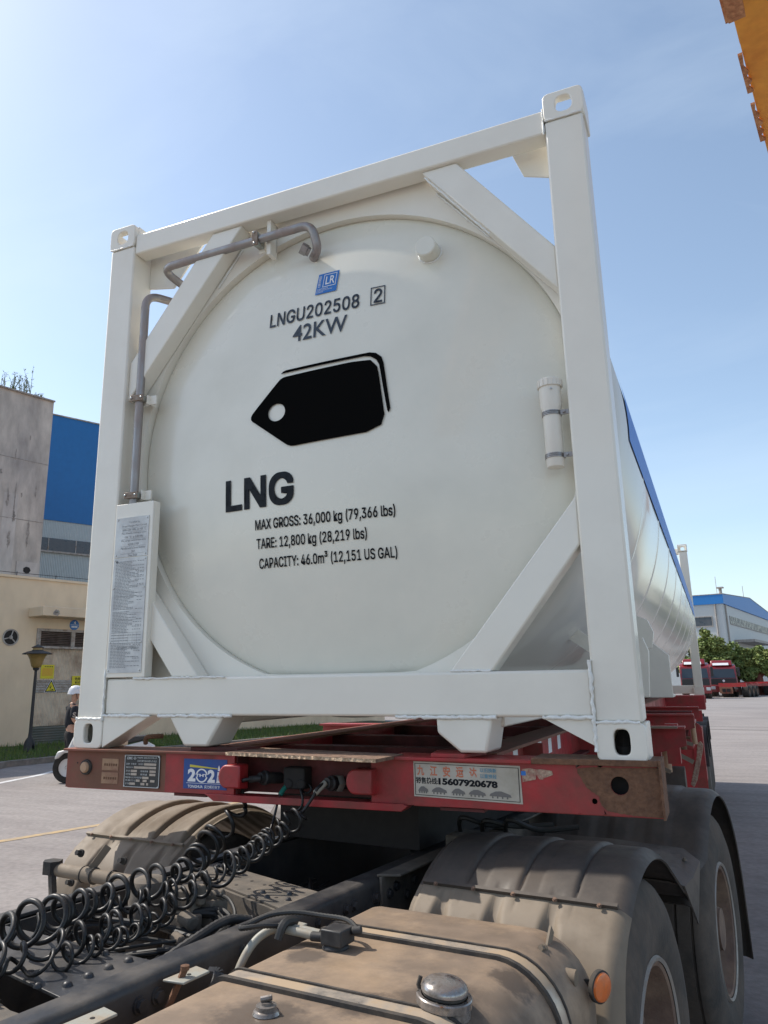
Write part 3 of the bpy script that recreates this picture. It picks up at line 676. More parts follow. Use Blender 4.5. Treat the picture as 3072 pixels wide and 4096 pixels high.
# recess with its dark back wall and the gladhand panel
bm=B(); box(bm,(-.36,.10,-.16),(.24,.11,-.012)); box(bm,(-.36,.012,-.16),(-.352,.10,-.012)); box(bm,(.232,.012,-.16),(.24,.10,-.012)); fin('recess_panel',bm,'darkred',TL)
def bumper(x0,x1,s):
    bm=B(); P=[]
    for i in range(13):
        a=R_(90+180*i/12); P.append((x0+.035+.035*math.cos(a) if s<0 else x1-.035-.035*math.cos(a),-.090+.048*math.sin(a)*(1 if True else 1)))
    other=x1 if s<0 else x0
    P=[(other,-.042)]+P+[(other,-.138)]
    if s>0: P=P[::-1]
    n=len(P); lo=[bm.verts.new((a,-.055,b*.9-.006)) for a,b in P]; hi=[bm.verts.new((a,.012,b)) for a,b in P]
    bm.faces.new(lo); bm.faces.new(hi[::-1])
    for i in range(n): bm.faces.new((lo[i],hi[i],hi[(i+1)%n],lo[(i+1)%n]))
    return fin('bump_guard',bm,'redbright',TL,bev=.006)
bumper(-.400,-.300,-1); bumper(.160,.262,-1)
# overhanging rusty plate
bm=B(); lo=[(-.372,-.048),(.327,-.160),(.345,.06),(-.345,.19)]
tp=[bm.verts.new((a,b,.004)) for a,b in lo]; bt=[bm.verts.new((a,b,-.008)) for a,b in lo]
for q in ((tp[0],tp[1],tp[2],tp[3]),(bt[3],bt[2],bt[1],bt[0]),(tp[1],bt[1],bt[2],tp[2]),(tp[2],bt[2],bt[3],tp[3]),(tp[3],bt[3],bt[0],tp[0])): bm.faces.new(q)
op=fin('cover_plate',bm,'rustplate',TL)
bm=B(); N=60; a=Vector((-.372,-.048,0)); b=Vector((.327,-.160,0)); r1=[];r3=[]
for i in range(N+1):
    p=a.lerp(b,i/N); o2=rw.uniform(-.003,.0025); r1.append(bm.verts.new((p.x,p.y+o2,.004+rw.uniform(-.001,.001)))); r3.append(bm.verts.new((p.x,p.y+rw.uniform(-.003,.002),-.008)))
for i in range(N): bm.faces.new((r1[i],r1[i+1],r3[i+1],r3[i]))
fin('torn_edge',bm,'edge',op,smooth=False)
for q in ([(-.60,.03),(-.37,.03),(-.33,.15),(-.54,.15)],[(.475,-.0),(.60,-.0),(.64,.15),(.45,.15)]):
    bm=B(); prism(bm,q,'z',.0,.014); fin('wear_pad',bm,'darkred' if q[0][0]<0 else 'redbright',TL,bev=.002)
# gooseneck beams and cross members
for sx in (-1,1):
    x0,x1=sorted((sx*.66,sx*.50)); xw0,xw1=sorted((sx*.60,sx*.59))
    bm=B(); box(bm,(x0,.22,-.012),(x1,12.2,.0)); fin('main_beam_flange',bm,'redbrown',TL)  # dusty red darkens the deck flange in place of shade
    bm=B(); prism(bm,[(.012,-.012),(12.2,-.012),(12.2,-.50),(3.9,-.50),(3.2,-.165),(.012,-.165)],'x',xw0,xw1); w_=fin('main_beam_web',bm,'red',TL)
    if sx>0:
        for i in range(6): 
            y=.46+.26*i; bm=B(); box(bm,(xw1,y,-.105),(xw1+.0015,y+.085,-.03)); fin('pale_patch',bm,'whitestk',w_)  # pale rectangles stand in for light seen through holes in the web
        bm=B(); box(bm,(xw1,.92,-.16),(xw1+.09,.93,-.012)); fin('web_stiffener',bm,'red',w_)
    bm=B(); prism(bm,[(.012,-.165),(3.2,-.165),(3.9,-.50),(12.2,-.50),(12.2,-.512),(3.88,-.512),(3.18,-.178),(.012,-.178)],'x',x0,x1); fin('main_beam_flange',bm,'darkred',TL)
for y in (.62,1.35,2.3,3.3,4.6,5.8,7.0,8.2,9.4,10.6,11.8):
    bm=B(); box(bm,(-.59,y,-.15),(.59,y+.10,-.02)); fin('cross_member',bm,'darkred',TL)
bm=B(); box(bm,(-.58,.45,-.185),(.58,2.9,-.168)); fin('coupler_plate',bm,'dark',TL)
# outriggers on the right, deck end and rear frame
for y in (2.5,4.4,6.3,12.1):
    bm=B()
    for sx in (-1,1):
        P=[(sx*.60,-.03),(sx*1.235,-.03),(sx*1.235,-.13),(sx*.60,-.30)]; prism(bm,P if sx>0 else P[::-1],'y',y,y+.02); x0,x1=sorted((sx*.6,sx*1.235)); box(bm,(x0,y-.06,-.03),(x1,y+.1,-.018))
    fin('outrigger',bm,'red',TL)
bm=B(); box(bm,(-1.22,11.8,-.24),(1.22,12.3,-.006)); fin('rear_bolster',bm,'red',TL,bev=.01)
bm=B(); box(bm,(1.0,5.9,-.42),(1.16,6.5,-.16)); box(bm,(1.0,5.7,-.20),(1.19,6.7,-.15)); fin('side_box',bm,'redbright',TL,bev=.02)
bm=B(); prism(bm,rrect(.72,1.215,-.98,-.24,.08,5,(0,1,0,0)),'y',7.55,7.60); box(bm,(1.205,7.60,-.9),(1.215,8.1,-.30)); box(bm,(.9,7.53,-.7),(.93,7.55,-.3)); box(bm,(1.1,7.53,-.8),(1.13,7.55,-.3)); fin('wheel_guard',bm,'red',TL)
bm=B(); box(bm,(.6,4.50,-.012),(1.22,4.62,.0)); box(bm,(.6,4.50,-.06),(1.10,4.53,-.012)); prism(bm,[(1.06,-.06),(1.21,-.06),(1.17,-.20),(1.10,-.24),(1.07,-.16)],'y',4.48,4.51); fin('deck_bracket',bm,'darkred',TL,bev=.003)
bm=B(); cyl(bm,(1.13,4.40,-.14),(1.13,4.40,-.30),.028,12); cyl(bm,(1.09,4.42,-.20),(1.19,4.42,-.21),.012,8); fin('air_valve',bm,'rust',TL)
bm=B(); cyl(bm,(1.20,5.0,-.12),(1.205,5.0,-.30),.022,12); fin('air_valve',bm,'amber',TL)
bm=B(); cyl(bm,(.80,4.9,-.62),(1.10,4.9,-.62),.14,20); fin('air_reservoir',bm,'fender',TL)
bm=B(); box(bm,(.62,7.0,-.20),(1.25,7.06,-.08)); box(bm,(.62,5.0,-.16),(1.22,5.06,-.05)); box(bm,(1.05,3.6,-.34),(1.14,3.72,-.06)); box(bm,(.9,3.7,-.30),(1.0,3.8,-.08)); fin('outrigger',bm,'red',TL)
bm=B(); box(bm,(1.02,2.62,-.16),(1.13,2.66,-.05)); box(bm,(.64,2.3,-.02),(1.2,2.36,-.01)); fin('deck_bracket',bm,'fenderlight',TL)
bm=B(); bar(bm,(.62,4.2,-.16),(1.04,5.8,-.20),.06,.05); bar(bm,(.62,3.4,-.10),(1.10,5.2,-.12),.06,.03); fin('side_rail',bm,'red',TL)
bm=B(); bar(bm,(.70,4.45,-.13),(1.19,4.55,-.412),.012,.035); bar(bm,(.72,4.60,-.155),(1.20,4.62,-.276),.012,.03); bar(bm,(.80,4.30,-.36),(1.02,4.30,-.47),.012,.03); fin('guard_strut',bm,'fenderlight',TL)
bm=B(); prism(bm,[(1.13,-.64),(1.145,-.655),(1.16,-.66),(1.19,-.60),(1.262,-.35),(1.268,-.30),(1.25,-.275),(1.225,-.29),(1.215,-.33),(1.205,-.40)],'y',5.0,5.03); fin('guard_arm',bm,'torn',TL,bev=.004)
bm=B(); box(bm,(.95,5.0,-.42),(1.02,5.12,-.22)); fin('landing_bracket',bm,'darkred',TL); bm=B(); cyl(bm,(.98,4.6,-.22),(.98,4.6,-.50),.035,14); cyl(bm,(.98,4.6,-.30),(1.1,4.6,-.30),.012,8); fin('air_valve',bm,'amber',TL)
for sx in (-1,1):
    bm=B(); x=sx*.55; box(bm,(x-.08,3.95,-.95),(x+.08,4.1,-.45)); box(bm,(x-.06,3.97,-1.25),(x+.06,4.08,-.9)); box(bm,(x-.16,3.88,-1.28),(x+.16,4.18,-1.25)); fin('landing_leg',bm,'darkred',TL,bev=.006)
# ---- wheels
def tyre_mesh(bm,s0,s1,r,o,ax=(1,0,0),n=64,rr=.285):
    w=s1-s0; P=[(rr,.015),(rr+.03,-.0),(rr+.10,-.012+.0),(r-.09,-.006),(r-.035,.012),(r-.012,.028),(r,.045)]
    prof=[(a,s0+b) for a,b in P]
    for k in range(1,4): c=s0+w*k/4; prof+=[(r,c-.007),(r-.012,c-.005),(r-.012,c+.005),(r,c+.007)]
    prof+=[(a,s1-b) for a,b in P[::-1]]
    lathe(bm,prof,o,ax,n)
def rim_mesh(bm,se,r,o,sgn,n=48):
    """steel disc rim seen from outside; se = outer lip position along x"""
    lathe(bm,[(r,se),(r-.012,se+.006*sgn),(r-.022,se),(r-.03,se-.03*sgn),(r-.05,se-.12*sgn),(r-.07,se-.15*sgn),(.15,se-.15*sgn),(.14,se-.11*sgn),(.10,se-.09*sgn),(.095,se-.02*sgn),(0,se-.015*sgn)],o,(1,0,0),n)
def wheel(parent,c,sgn,dual=True,r=.52,copy_of=None,ext=0):
    x,y,z=c
    if copy_of:
        w=copy_of.copy(); COL.objects.link(w); w.matrix_parent_inverse=copy_of.matrix_parent_inverse@Matrix.Translation(Vector(c)-Vector(copy_of['c'])) ; w['c']=c
        for ch in kids(copy_of):
            d=ch.copy(); COL.objects.link(d); d.parent=w
        return w
    bm=B(); lathe(bm,[(0,x-.015*sgn),(.09,x-.02*sgn),(.10,x-.12*sgn),(.10,x-.6*sgn),(0,x-.6*sgn)],(0,y,z),(1,0,0),24)
    for k in range(10):
        a=2*PI*k/10; p=Vector((x-.11*sgn,y+.125*math.cos(a),z+.125*math.sin(a))); cyl(bm,p,p+Vector((.035*sgn,0,0)),.013,6)
    w=fin('wheel',bm,'rim',parent); w['c']=c
    a,b=sorted((x,x-.27*sgn)); bm=B(); tyre_mesh(bm,a,b,r,(0,y,z)); fin('tyre',bm,'tyre',w,angle=50)
    if dual: a,b=sorted((x-.31*sgn,x-.58*sgn)); bm=B(); tyre_mesh(bm,a,b,r,(0,y,z)); fin('tyre',bm,'tyre',w,angle=50)
    bm=B(); rim_mesh(bm,x-.012*sgn,.287,(0,y,z),sgn); fin('rim',bm,'rim',w)
    bm=B(); lathe(bm,[(.279,x-.004*sgn),(.290,x+.002*sgn),(.296,x-.008*sgn),(.286,x-.02*sgn)],(0,y,z),(1,0,0),64); fin('rim_lip',bm,'rimlip',w)
    return w
for sx in (-1,1):
    for y in (8.4,9.71,11.02): wheel(TL,(sx*1.23,y,G+.52),sx)
    bm=B()
    for y in (8.4,9.71,11.02):
        P=[(y-.62*math.cos(R_(a)),G+.52+.60*math.sin(R_(a))) for a in range(15,170,12)]
        for (a,b),(c,d) in zip(P,P[1:]): 
            x0,x1=sorted((sx*.55,sx*1.25)); v=[bm.verts.new(q) for q in ((x0,a,b),(x1,a,b),(x1,c,d),(x0,c,d))]; bm.faces.new(v)
    bmesh.ops.remove_doubles(bm,verts=bm.verts,dist=.001)
    o=fin('mudguard',bm,'black',TL,recalc=False); s_=o.modifiers.new('s','SOLIDIFY'); s_.thickness=.008
    bm=B(); box(bm,(min(sx*.75,sx*1.18),11.85,-1.05),(max(sx*.75,sx*1.18),11.87,-.3)); fin('mud_flap',bm,'black',TL)
# ---- plates and stickers on the beam (front face at y = 0)
yb_=-.0016
bm=B(); lathe(bm,[(0,-.018),(.018,-.017),(.023,-.010),(.023,0)],(-1.129,-.004,-.0785),(0,1,0),28); ml=fin('marker_lamp',bm,'amber',TL)
bm=B(); lathe(bm,[(.022,.0),(.024,-.010),(.031,-.008),(.033,0)],(-1.129,-.0005,-.0785),(0,1,0),28); fin('lamp_ring',bm,'rubber',ml)
bm=B(); cyl(bm,(-1.182,-.001,-.062),(-1.182,.004,-.062),.0035,8); fin('bolt_hole',bm,'dark',TL)
M['gold']=mat('faded_gold_foil',(.36,.22,.13),.55,.2,dirt=(.25,.12,.08),scale=14,amt=.4)
M['platedark']=mat('dark_name_plate',(.028,.03,.032),.45,dirt=(.07,.055,.045),scale=15,amt=.3)
M['cream']=mat('plate_blank',(.50,.42,.34),.5,dirt=(.36,.29,.24),scale=30,amt=.3)
for z0,z1,s in ((-.088,-.040,'dots'),(-.142,-.096,'dots')):
    bm=B(); box(bm,(-1.040,yb_-.0005,z0),(-.950,yb_+.001,z1)); g_=fin('foil_sticker',bm,'gold',TL)
    bm=B()
    for i in range(6): poly2(bm,rect(-1.028+.0125*i,-1.020+.0125*i,(z0+z1)/2-.006,(z0+z1)/2+.004),onplane(yb_-.0012))
    fin('sticker_print',bm,'rust',g_,smooth=False)
bm=B(); box(bm,(-.913,yb_-.003,-.151),(-.727,yb_+.001,-.022)); npz=fin('name_plate',bm,'platedark',TL)
Y=yb_-.0042
bm=B()
for r in (rect(-.913,-.727,-.151,-.1485),rect(-.913,-.727,-.0245,-.022),rect(-.913,-.9105,-.151,-.022),rect(-.7295,-.727,-.151,-.022)): 
    v=[(a,b) for a,b in r]; box(bm,(v[0][0],Y-.0004,v[0][1]),(v[2][0],Y+.001,v[2][1]))
for a in (-.909,-.731):
    for b in (-.147,-.026): cyl(bm,(a,Y-.003,b),(a,Y,b),.0035,8)
fin('plate_rim',bm,'plate',npz)
bm=B(); v,f_=tri2d('CIMC',-.902,-.872,-.040,-.029,bold=.03); flat(bm,v,f_,onplane(Y)); 
rg_=ringp([(-.859+.0058*math.cos(a),-.0345+.0058*math.sin(a)) for a in [2*PI*i/20 for i in range(20)]],[(-.859+.0042*math.cos(a),-.0345+.0042*math.sin(a)) for a in [2*PI*i/20 for i in range(20)]]); 
tmp=B(); rg_(tmp); me_=bpy.data.meshes.new('x'); tmp.to_mesh(me_); tmp.free(); base=len(bm.verts); 
V=[bm.verts.new((q.co.x,Y,q.co.z)) for q in me_.vertices]; [bm.faces.new([V[i] for i in p.vertices]) for p in me_.polygons]; bpy.data.meshes.remove(me_)
poly2(bm,rect(-.869,-.849,-.0352,-.0338),onplane(Y))
v,f_=tri2d('中国国际 (集团) 股份有限公司',-.846,-.742,-.036,-.029); flat(bm,v,f_,onplane(Y)); v,f_=tri2d('深圳中集专用车有限公司 制造',-.846,-.744,-.049,-.041); flat(bm,v,f_,onplane(Y))
for s,x0,x1,z in (('品牌  中集牌',-.905,-.850,-.058),('整车型号',-.838,-.812,-.058),('车辆识别代号',-.905,-.866,-.072),('发动机',-.905,-.880,-.086),('整备质量',-.826,-.786,-.086),('总质量',-.905,-.880,-.099),('载质量',-.826,-.790,-.099),('鞍座最大允许承载质量',-.905,-.818,-.112),('外廓尺寸',-.905,-.850,-.124),('出厂日期',-.905,-.885,-.137)):
    v,f_=tri2d(s,x0,x1,z-.0035,z+.0035); flat(bm,v,f_,onplane(Y))
fin('plate_print',bm,'plate',npz,smooth=False,recalc=False)
bm=B()
for x0,x1,z in ((-.808,-.745,-.058),(-.862,-.745,-.0715),(-.877,-.845,-.086),(-.778,-.746,-.086),(-.877,-.846,-.099),(-.778,-.747,-.099),(-.815,-.782,-.112),(-.848,-.828,-.124),(-.812,-.791,-.124),(-.772,-.750,-.124),(-.882,-.852,-.137),(-.822,-.802,-.137),(-.792,-.782,-.137)): box(bm,(x0,Y-.0006,z-.0045),(x1,Y+.0005,z+.0045))
fin('plate_blank',bm,'cream',npz,smooth=False)
# blue year sticker
M['navy']=mat('navy_sticker',(.018,.055,.24),.4,dirt=(.03,.09,.30),scale=8,amt=.4)
bm=B(); box(bm,(-.606,yb_-.0002,-.146),(-.394,yb_+.001,-.030)); ns=fin('year_sticker',bm,'navy',TL)
Y=yb_-.0012
bm=B()
for s,x0,x1,z0,z1,b in (('2',-.584,-.545,-.118,-.068,.05),('2',-.486,-.450,-.120,-.070,.05),('TONGHUA',-.582,-.508,-.142,-.131,.02),('实力畅行天下',-.500,-.425,-.143,-.130,.01)):
    v,f_=tri2d(s,x0,x1,z0,z1,bold=b); flat(bm,v,f_,onplane(Y))
A=[2*PI*i/32 for i in range(32)]; q=[(-.515+.029*math.cos(a),-.094+.027*math.sin(a)) for a in A]; p=[(-.515+.022*math.cos(a),-.094+.0215*math.sin(a)) for a in A]
va=[bm.verts.new((a,Y,b)) for a,b in q]; vb=[bm.verts.new((a,Y,b)) for a,b in p]
for k in range(32): bm.faces.new((va[k],va[(k+1)%32],vb[(k+1)%32],vb[k]))
poly2(bm,[(-.446,-.1195),(-.416,-.1195),(-.420,-.116),(-.425,-.078),(-.438,-.078),(-.442,-.116)],onplane(Y)); poly2(bm,[(-.437,-.074),(-.426,-.074),(-.427,-.062),(-.4315,-.052),(-.436,-.062)],onplane(Y))
poly2(bm,rect(-.590,-.416,-.1245,-.1230),onplane(Y)); fin('sticker_print',bm,'whitestk',ns,smooth=False,recalc=False)
bm=B(); poly2(bm,rect(-.548,-.482,-.099,-.087),onplane(Y-.0004)); fin('sticker_print',bm,'navy',ns,smooth=False)
bm=B(); v,f_=tri2d('THT',-.546,-.484,-.0985,-.0875,bold=.04); flat(bm,v,f_,onplane(Y-.0008)); fin('sticker_print',bm,'whitestk',ns,smooth=False,recalc=False)
M['beam_y']=mat('yellow_beam',(.62,.52,.06),.5)
bm=B(); poly2(bm,[(-.575,-.052),(-.575,-.062),(-.438,-.067),(-.438,-.064)],onplane(Y)); fin('sticker_print',bm,'beam_y',ns,smooth=False)
bm=B(); 
for s,z in (('新',-.100),('款',-.111)): v,f_=tri2d(s,-.4365,-.4265,z,z+.010); flat(bm,v,f_,onplane(Y-.0008))
fin('sticker_print',bm,'navy',ns,smooth=False,recalc=False)
# advert sticker
M['paper']=mat('old_paper_sticker',(.50,.46,.39),.6,dirt=(.40,.36,.29),scale=7,amt=.4,var=.06)
M['orangeink']=mat('faded_orange_print',(.55,.17,.09),.6); M['tealink']=mat('teal_print',(.08,.25,.36),.6); M['greyink']=mat('grey_print',(.16,.15,.14),.6)
bm=B(); prism(bm,[(.408,-.133),(.800,-.143),(.797,-.020),(.408,-.014)],'y',yb_-.0004,yb_+.001); ads=fin('advert_sticker',bm,'paper',TL)
Y=yb_-.0012
def sk(a,b): # the sticker is slightly skewed
    return (.408+a*.390, Y, -.133+b*.119-(a*(.010-.004*b)))
def adt(m,items):
    bm=B()
    for s,x0,x1,z0,z1,b in items:
        v,f_=tri2d(s,x0,x1,z0,z1,bold=b); flat(bm,v,f_,sk)
    fin('sticker_print',bm,m,ads,smooth=False,recalc=False)
adt('orangeink',[(c,.035+.125*i,.105+.125*i,.60,.90,.03) for i,c in enumerate('九江安运达')])
adt('tealink',[('以旧换新',.635,.785,.78,.90,.01),('以重换轻',.635,.785,.62,.74,.01)])
adt('ink',[('销售热线:',.022,.235,.37,.56,.02),('15607920678',.240,.790,.37,.565,.05)])
bm=B()
for (a0,a1,b0,b1) in ((.012,.985,.045,.060),(.012,.985,.935,.950),(.012,.018,.045,.95),(.979,.985,.045,.95)): poly2(bm,[(a0,b0),(a1,b0),(a1,b1),(a0,b1)],sk)
fin('sticker_print',bm,'ink',ads,smooth=False,recalc=False)
bm=B(); rv=random.Random(8)
for (x,w) in ((.04,.10),(.17,.15),(.36,.13),(.52,.16),(.71,.2)):
    poly2(bm,[(x,.16),(x+w,.15),(x+w*.95,.22),(x+w*.55,.30),(x+w*.3,.29),(x+.01,.22)],sk)
    for k in range(4): poly2(bm,[(x+w*(.15+.22*k)+.008*math.cos(a),.13+.03*math.sin(a)) for a in [PI*j/4 for j in range(8)]],sk)
fin('sticker_print',bm,'greyink',ads,smooth=False,recalc=False)
# torn sticker remnant
bm=B(); P=[(.803,-.030),(.83,-.026),(.855,-.030),(.87,-.028),(.905,-.033),(.908,-.045),(.890,-.052),(.878,-.056),(.872,-.062),(.860,-.060),(.852,-.046),(.848,-.062),(.830,-.066),(.815,-.069),(.803,-.072)]
poly2(bm,P,onplane(yb_-.0003)); tn=fin('torn_sticker',bm,'torn',TL,smooth=False); bm=B(); poly2(bm,rect(.800,.816,-.050,-.036),onplane(yb_-.0008)); fin('sticker_print',bm,'bluestk',tn,smooth=False)
# air and electric couplings in the recess
bm=B()
for (x,z) in ((-.235,-.095),(.060,-.105)):
    lathe(bm,[(0,-.02),(.020,-.02),(.022,-.005),(.028,0),(.028,.012),(.022,.018),(.022,.11)],(x,.02,z),(.35,1,-.1),20)
fin('air_coupling',bm,'black',TL)
bm=B(); lathe(bm,[(.031,.02),(.033,.03),(.033,.05),(.03,.055)],(.060,.02,-.105),(.35,1,-.1),6); fin('coupling_nut',bm,'zinc',TL)
bm=B(); box(bm,(-.155,.035,-.135),(-.06,.10,-.055)); cyl(bm,(-.13,.03,-.115),(-.13,.06,-.115),.02,14); cyl(bm,(-.075,.03,-.115),(-.075,.06,-.115),.02,14); fin('socket_box',bm,'dark',TL,bev=.006)
for x in (-1.138,1.138):
    bm=B(); cyl(bm,(x,.09,-.005),(x,.09,.045),.032,16); lathe(bm,[(.034,.045),(.034,.06),(.018,.095),(0,.10)],(x,.09,0),(0,0,1),4); fin('twist_lock',bm,'dark',TL)
# twist lock handle left
bm=B(); tube(bm,smooth_path([(-.86,.06,.02),(-.85,.05,.045),(-.83,.06,.05),(-.80,.1,.05)],5),.010,8); fin('lock_handle',bm,'rust',TL)
# ================================================================ TRACTOR (frame: s right, t rearwards, z up)
TA=-R_(7.3)
S_=Vector((math.cos(-TA),-math.sin(-TA),0)); T_=Vector((math.sin(-TA),math.cos(-TA),0))
def wloc(s,t,z): return S_*s+T_*t+Vector((0,0,z))
TT=thing('tractor_truck','dusty tractor unit chassis with black frame rails and two rear axles under the trailer front','truck',tuple(wloc(-.143,-.5,G)),TA)
RT=-.41
def rail(so,sg,name='frame_rail'):
    """C-section rail, outer web at so, flange towards sg"""
    w=.085; th=.012; hh=.285; r=.022
    P=[(so,RT-hh),(so,RT-r)]+[(so+sg*(r-r*math.cos(R_(a))),RT-r+r*math.sin(R_(a))) for a in (22,45,67)]+[(so+sg*r,RT),(so+sg*w,RT),(so+sg*w,RT-th),(so+sg*th,RT-th),(so+sg*th,RT-hh+th),(so+sg*w,RT-hh+th),(so+sg*w,RT-hh)]
    bm=B(); prism(bm,P,'y',-3.2,2.9); return fin(name,bm,'frame',TT,angle=50,bev=.003)
rl=rail(-.555,1); rr_=rail(.268,-1)
bm=B(); box(bm,(-.462,-3.2,RT-.27),(-.455,1.6,RT-.013)); fin('rail_liner',bm,'frame',rl)
# reinforcement plate on the right rail
bm=B(); prism(bm,[(.26,.02),(.335,.06),(.335,2.0),(.26,2.0)],'z',RT+.002,RT+.010); box(bm,(.270,.02,RT-.27),(.28,2.0,RT+.002)); fin('rail_bracket',bm,'framedust',rr_,bev=.002)
def hexb(bm,p,n,r=.012,l=.012):
    p=Vector(p);n=Vector(n).normalized(); cyl(bm,p,p+n*l*.35,r*1.35,12); cyl(bm,p+n*l*.35,p+n*l,r,6)
bm=B()
for t,z in ((-1.097,-.462),(-1.04,-.46),(-.72,-.45),(-.66,-.52),(-.357,-.465),(-.30,-.50),(-.197,-.462),(-.15,-.462),(-.10,-.52),(-.006,-.468),(-1.35,-.47),(-1.40,-.55)): hexb(bm,(.268,t,z),(1,0,0),.014,.016)
for t,z in ((.07,-.47),(.12,-.455),(.2,-.5),(.26,-.46)): hexb(bm,(.28,t,z),(1,0,0),.013,.014)
fin('frame_bolt',bm,'frame',rr_)
# rear cross plate (skewed gusset) and forward plate deck
def holes_plate(name,poly,z,hs,m,thick=.008):
    bm=B(); prism(bm,poly,'z',z-thick,z); o=fin(name,bm,m,TT,bev=.0015)
    bm=B()
    for (a,b,r) in hs: cyl(bm,(a,b,z-.001),(a,b,z+.0008),r,14)
    if hs: fin('plate_hole',bm,'dark',o,smooth=False)
    return o
def lerp2(a,b,t): return (a[0]+(b[0]-a[0])*t,a[1]+(b[1]-a[1])*t)
hs=[]
for t in (.12,.24,.36,.48,.60,.72,.84):
    for u in (.33,.72):
        a=lerp2((-.455,-.24),(.175,-.41),t+.02*(u>.5)); b=lerp2((-.455,-.04),(.175,-.23),t+.02*(u>.5)); p=lerp2(a,b,u); hs.append((p[0],p[1],.0065))
holes_plate('cross_member',[(-.455,-.22),(-.30,-.245),(.02,-.36),(.175,-.42),(.175,-.20),(-.455,-.02)],RT-.013,hs,'framedust')
bm=B(); prism(bm,[(-.455,-.235),(-.30,-.26),(.02,-.375),(.175,-.43),(.175,-.42),(.02,-.36),(-.30,-.245),(-.455,-.22)],'z',RT-.16,RT-.021); prism(bm,[(-.455,-.10),(.175,-.28),(.175,-.27),(-.455,-.09)],'z',RT-.19,RT-.021); fin('cross_member',bm,'framedust',TT)
hs=[(-.36,-1.02,.008),(-.30,-1.04,.008),(-.22,-1.02,.009),(-.34,-1.12,.008),(-.26,-1.13,.009),(-.15,-1.0,.008),(-.12,-1.10,.009),(-.04,-1.05,.009),(-.2,-1.2,.009),(-.05,-1.16,.009),(.03,-1.12,.008),(-.3,-1.22,.008)]
holes_plate('cross_member',[(-.455,-.955),(.178,-.955),(.178,-1.235),(-.12,-1.19),(-.455,-1.26)],RT-.013,hs,'frame')
holes_plate('cross_member',[(-.455,-1.42),(-.12,-1.33),(.178,-1.335),(.178,-1.85),(-.455,-1.85)],RT-.013,[(-.02,-1.40,.014),(.06,-1.42,.014),(-.04,-1.5,.014),(.08,-1.52,.014)],'framedust')
bm=B()
for s,t,r in ((.109,-1.052,.013),(.113,-.991,.013),(.111,-1.115,.013),(.114,-1.179,.013),(.02,-.985,.010),(.06,-1.22,.010),(-.06,-.98,.010)): lathe(bm,[(0,.011),(r*.5,.0098),(r*.85,.006),(r,0)],(s,t,RT-.013),(0,0,1),14)
for s,t in ((.0,-.30),(.05,-.34),(.09,-.27),(.13,-.33),(-.40,-.08),(-.38,-.18)): lathe(bm,[(0,.010),(.006,.0088),(.009,.005),(.010,0)],(s,t,RT-.013),(0,0,1),12)
fin('rivet',bm,'frame',TT)
bm=B(); tube(bm,smooth_path([(-.3,-1.25,RT-.05),(-.1,-1.27,RT-.04),(.05,-1.29,RT-.05),(.17,-1.31,RT-.06)],6),.011,10); lathe(bm,[(.016,0),(.016,.02)],(-.02,-1.28,RT-.045),(1,-.1,0),8); fin('brake_pipe',bm,'framedust',TT)
# lower structure hidden in the dark: axles, suspension, gearbox, drive shaft
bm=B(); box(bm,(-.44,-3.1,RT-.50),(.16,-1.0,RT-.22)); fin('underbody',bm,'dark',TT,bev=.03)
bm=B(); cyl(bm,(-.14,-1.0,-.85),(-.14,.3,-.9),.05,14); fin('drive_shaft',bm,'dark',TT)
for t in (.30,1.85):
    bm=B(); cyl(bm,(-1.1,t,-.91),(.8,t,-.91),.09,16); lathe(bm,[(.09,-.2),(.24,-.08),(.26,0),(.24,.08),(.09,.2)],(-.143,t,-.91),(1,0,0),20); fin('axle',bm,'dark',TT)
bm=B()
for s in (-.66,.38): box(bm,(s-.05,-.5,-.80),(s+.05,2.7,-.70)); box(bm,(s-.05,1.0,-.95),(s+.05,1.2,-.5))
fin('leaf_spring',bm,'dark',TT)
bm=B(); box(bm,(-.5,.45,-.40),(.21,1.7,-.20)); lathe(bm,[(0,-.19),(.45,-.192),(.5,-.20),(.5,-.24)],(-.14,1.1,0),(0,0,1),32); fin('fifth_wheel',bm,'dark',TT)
# air reservoir and valve block between the rails
bm=B(); lathe(bm,[(0,.0),(.04,.002),(.060,.012),(.068,.03),(.068,.30),(.05,.33),(0,.335)],(-.33,-.50,-.345-.02),(0,0,-1),28); fin('air_filter',bm,'framedust',TT)
bm=B(); lathe(bm,[(0,0),(.05,.0),(.055,.01),(.055,.3)],(-.21,-.40,-.40),(0,0,-1),24); fin('air_reservoir',bm,'frame',TT)
bm=B()
for s,t,z,w in ((-.13,-.52,-.42,.045),(-.09,-.47,-.46,.05),(-.10,-.56,-.48,.04),(-.15,-.45,-.43,.03)): box(bm,(s-w,t-w*.8,z-w*1.2),(s+w,t+w*.8,z+w))
for p,q,r in (((-.11,-.48,-.41),(-.04,-.45,-.40),.018),((-.10,-.58,-.44),(-.03,-.60,-.45),.022),((-.16,-.54,-.37),(-.16,-.54,-.43),.02),((-.08,-.52,-.36),(-.08,-.52,-.42),.017),((-.12,-.62,-.52),(-.05,-.64,-.52),.02),((-.05,-.66,-.47),(.01,-.69,-.47),.015)): cyl(bm,p,q,r,12)
fin('brake_valve',bm,'tube' if False else 'framedust',TT,bev=.006)
rc=random.Random(12)
bm=B()
for k in range(9):
    o=rc.uniform(-.03,.03); z=RT-.06+rc.uniform(-.04,.02)
    tube(bm,smooth_path([(-.10+o,-.55+o,-.44),(-.02+o,-.50,z+.03),(.08,-.56+o,z+.02),(.12+o*.4,-.72,z),(.13+o*.4,-.88,z-.02),(.10,-1.0,z-.08)],6),rc.choice((.005,.007,.010)),8)
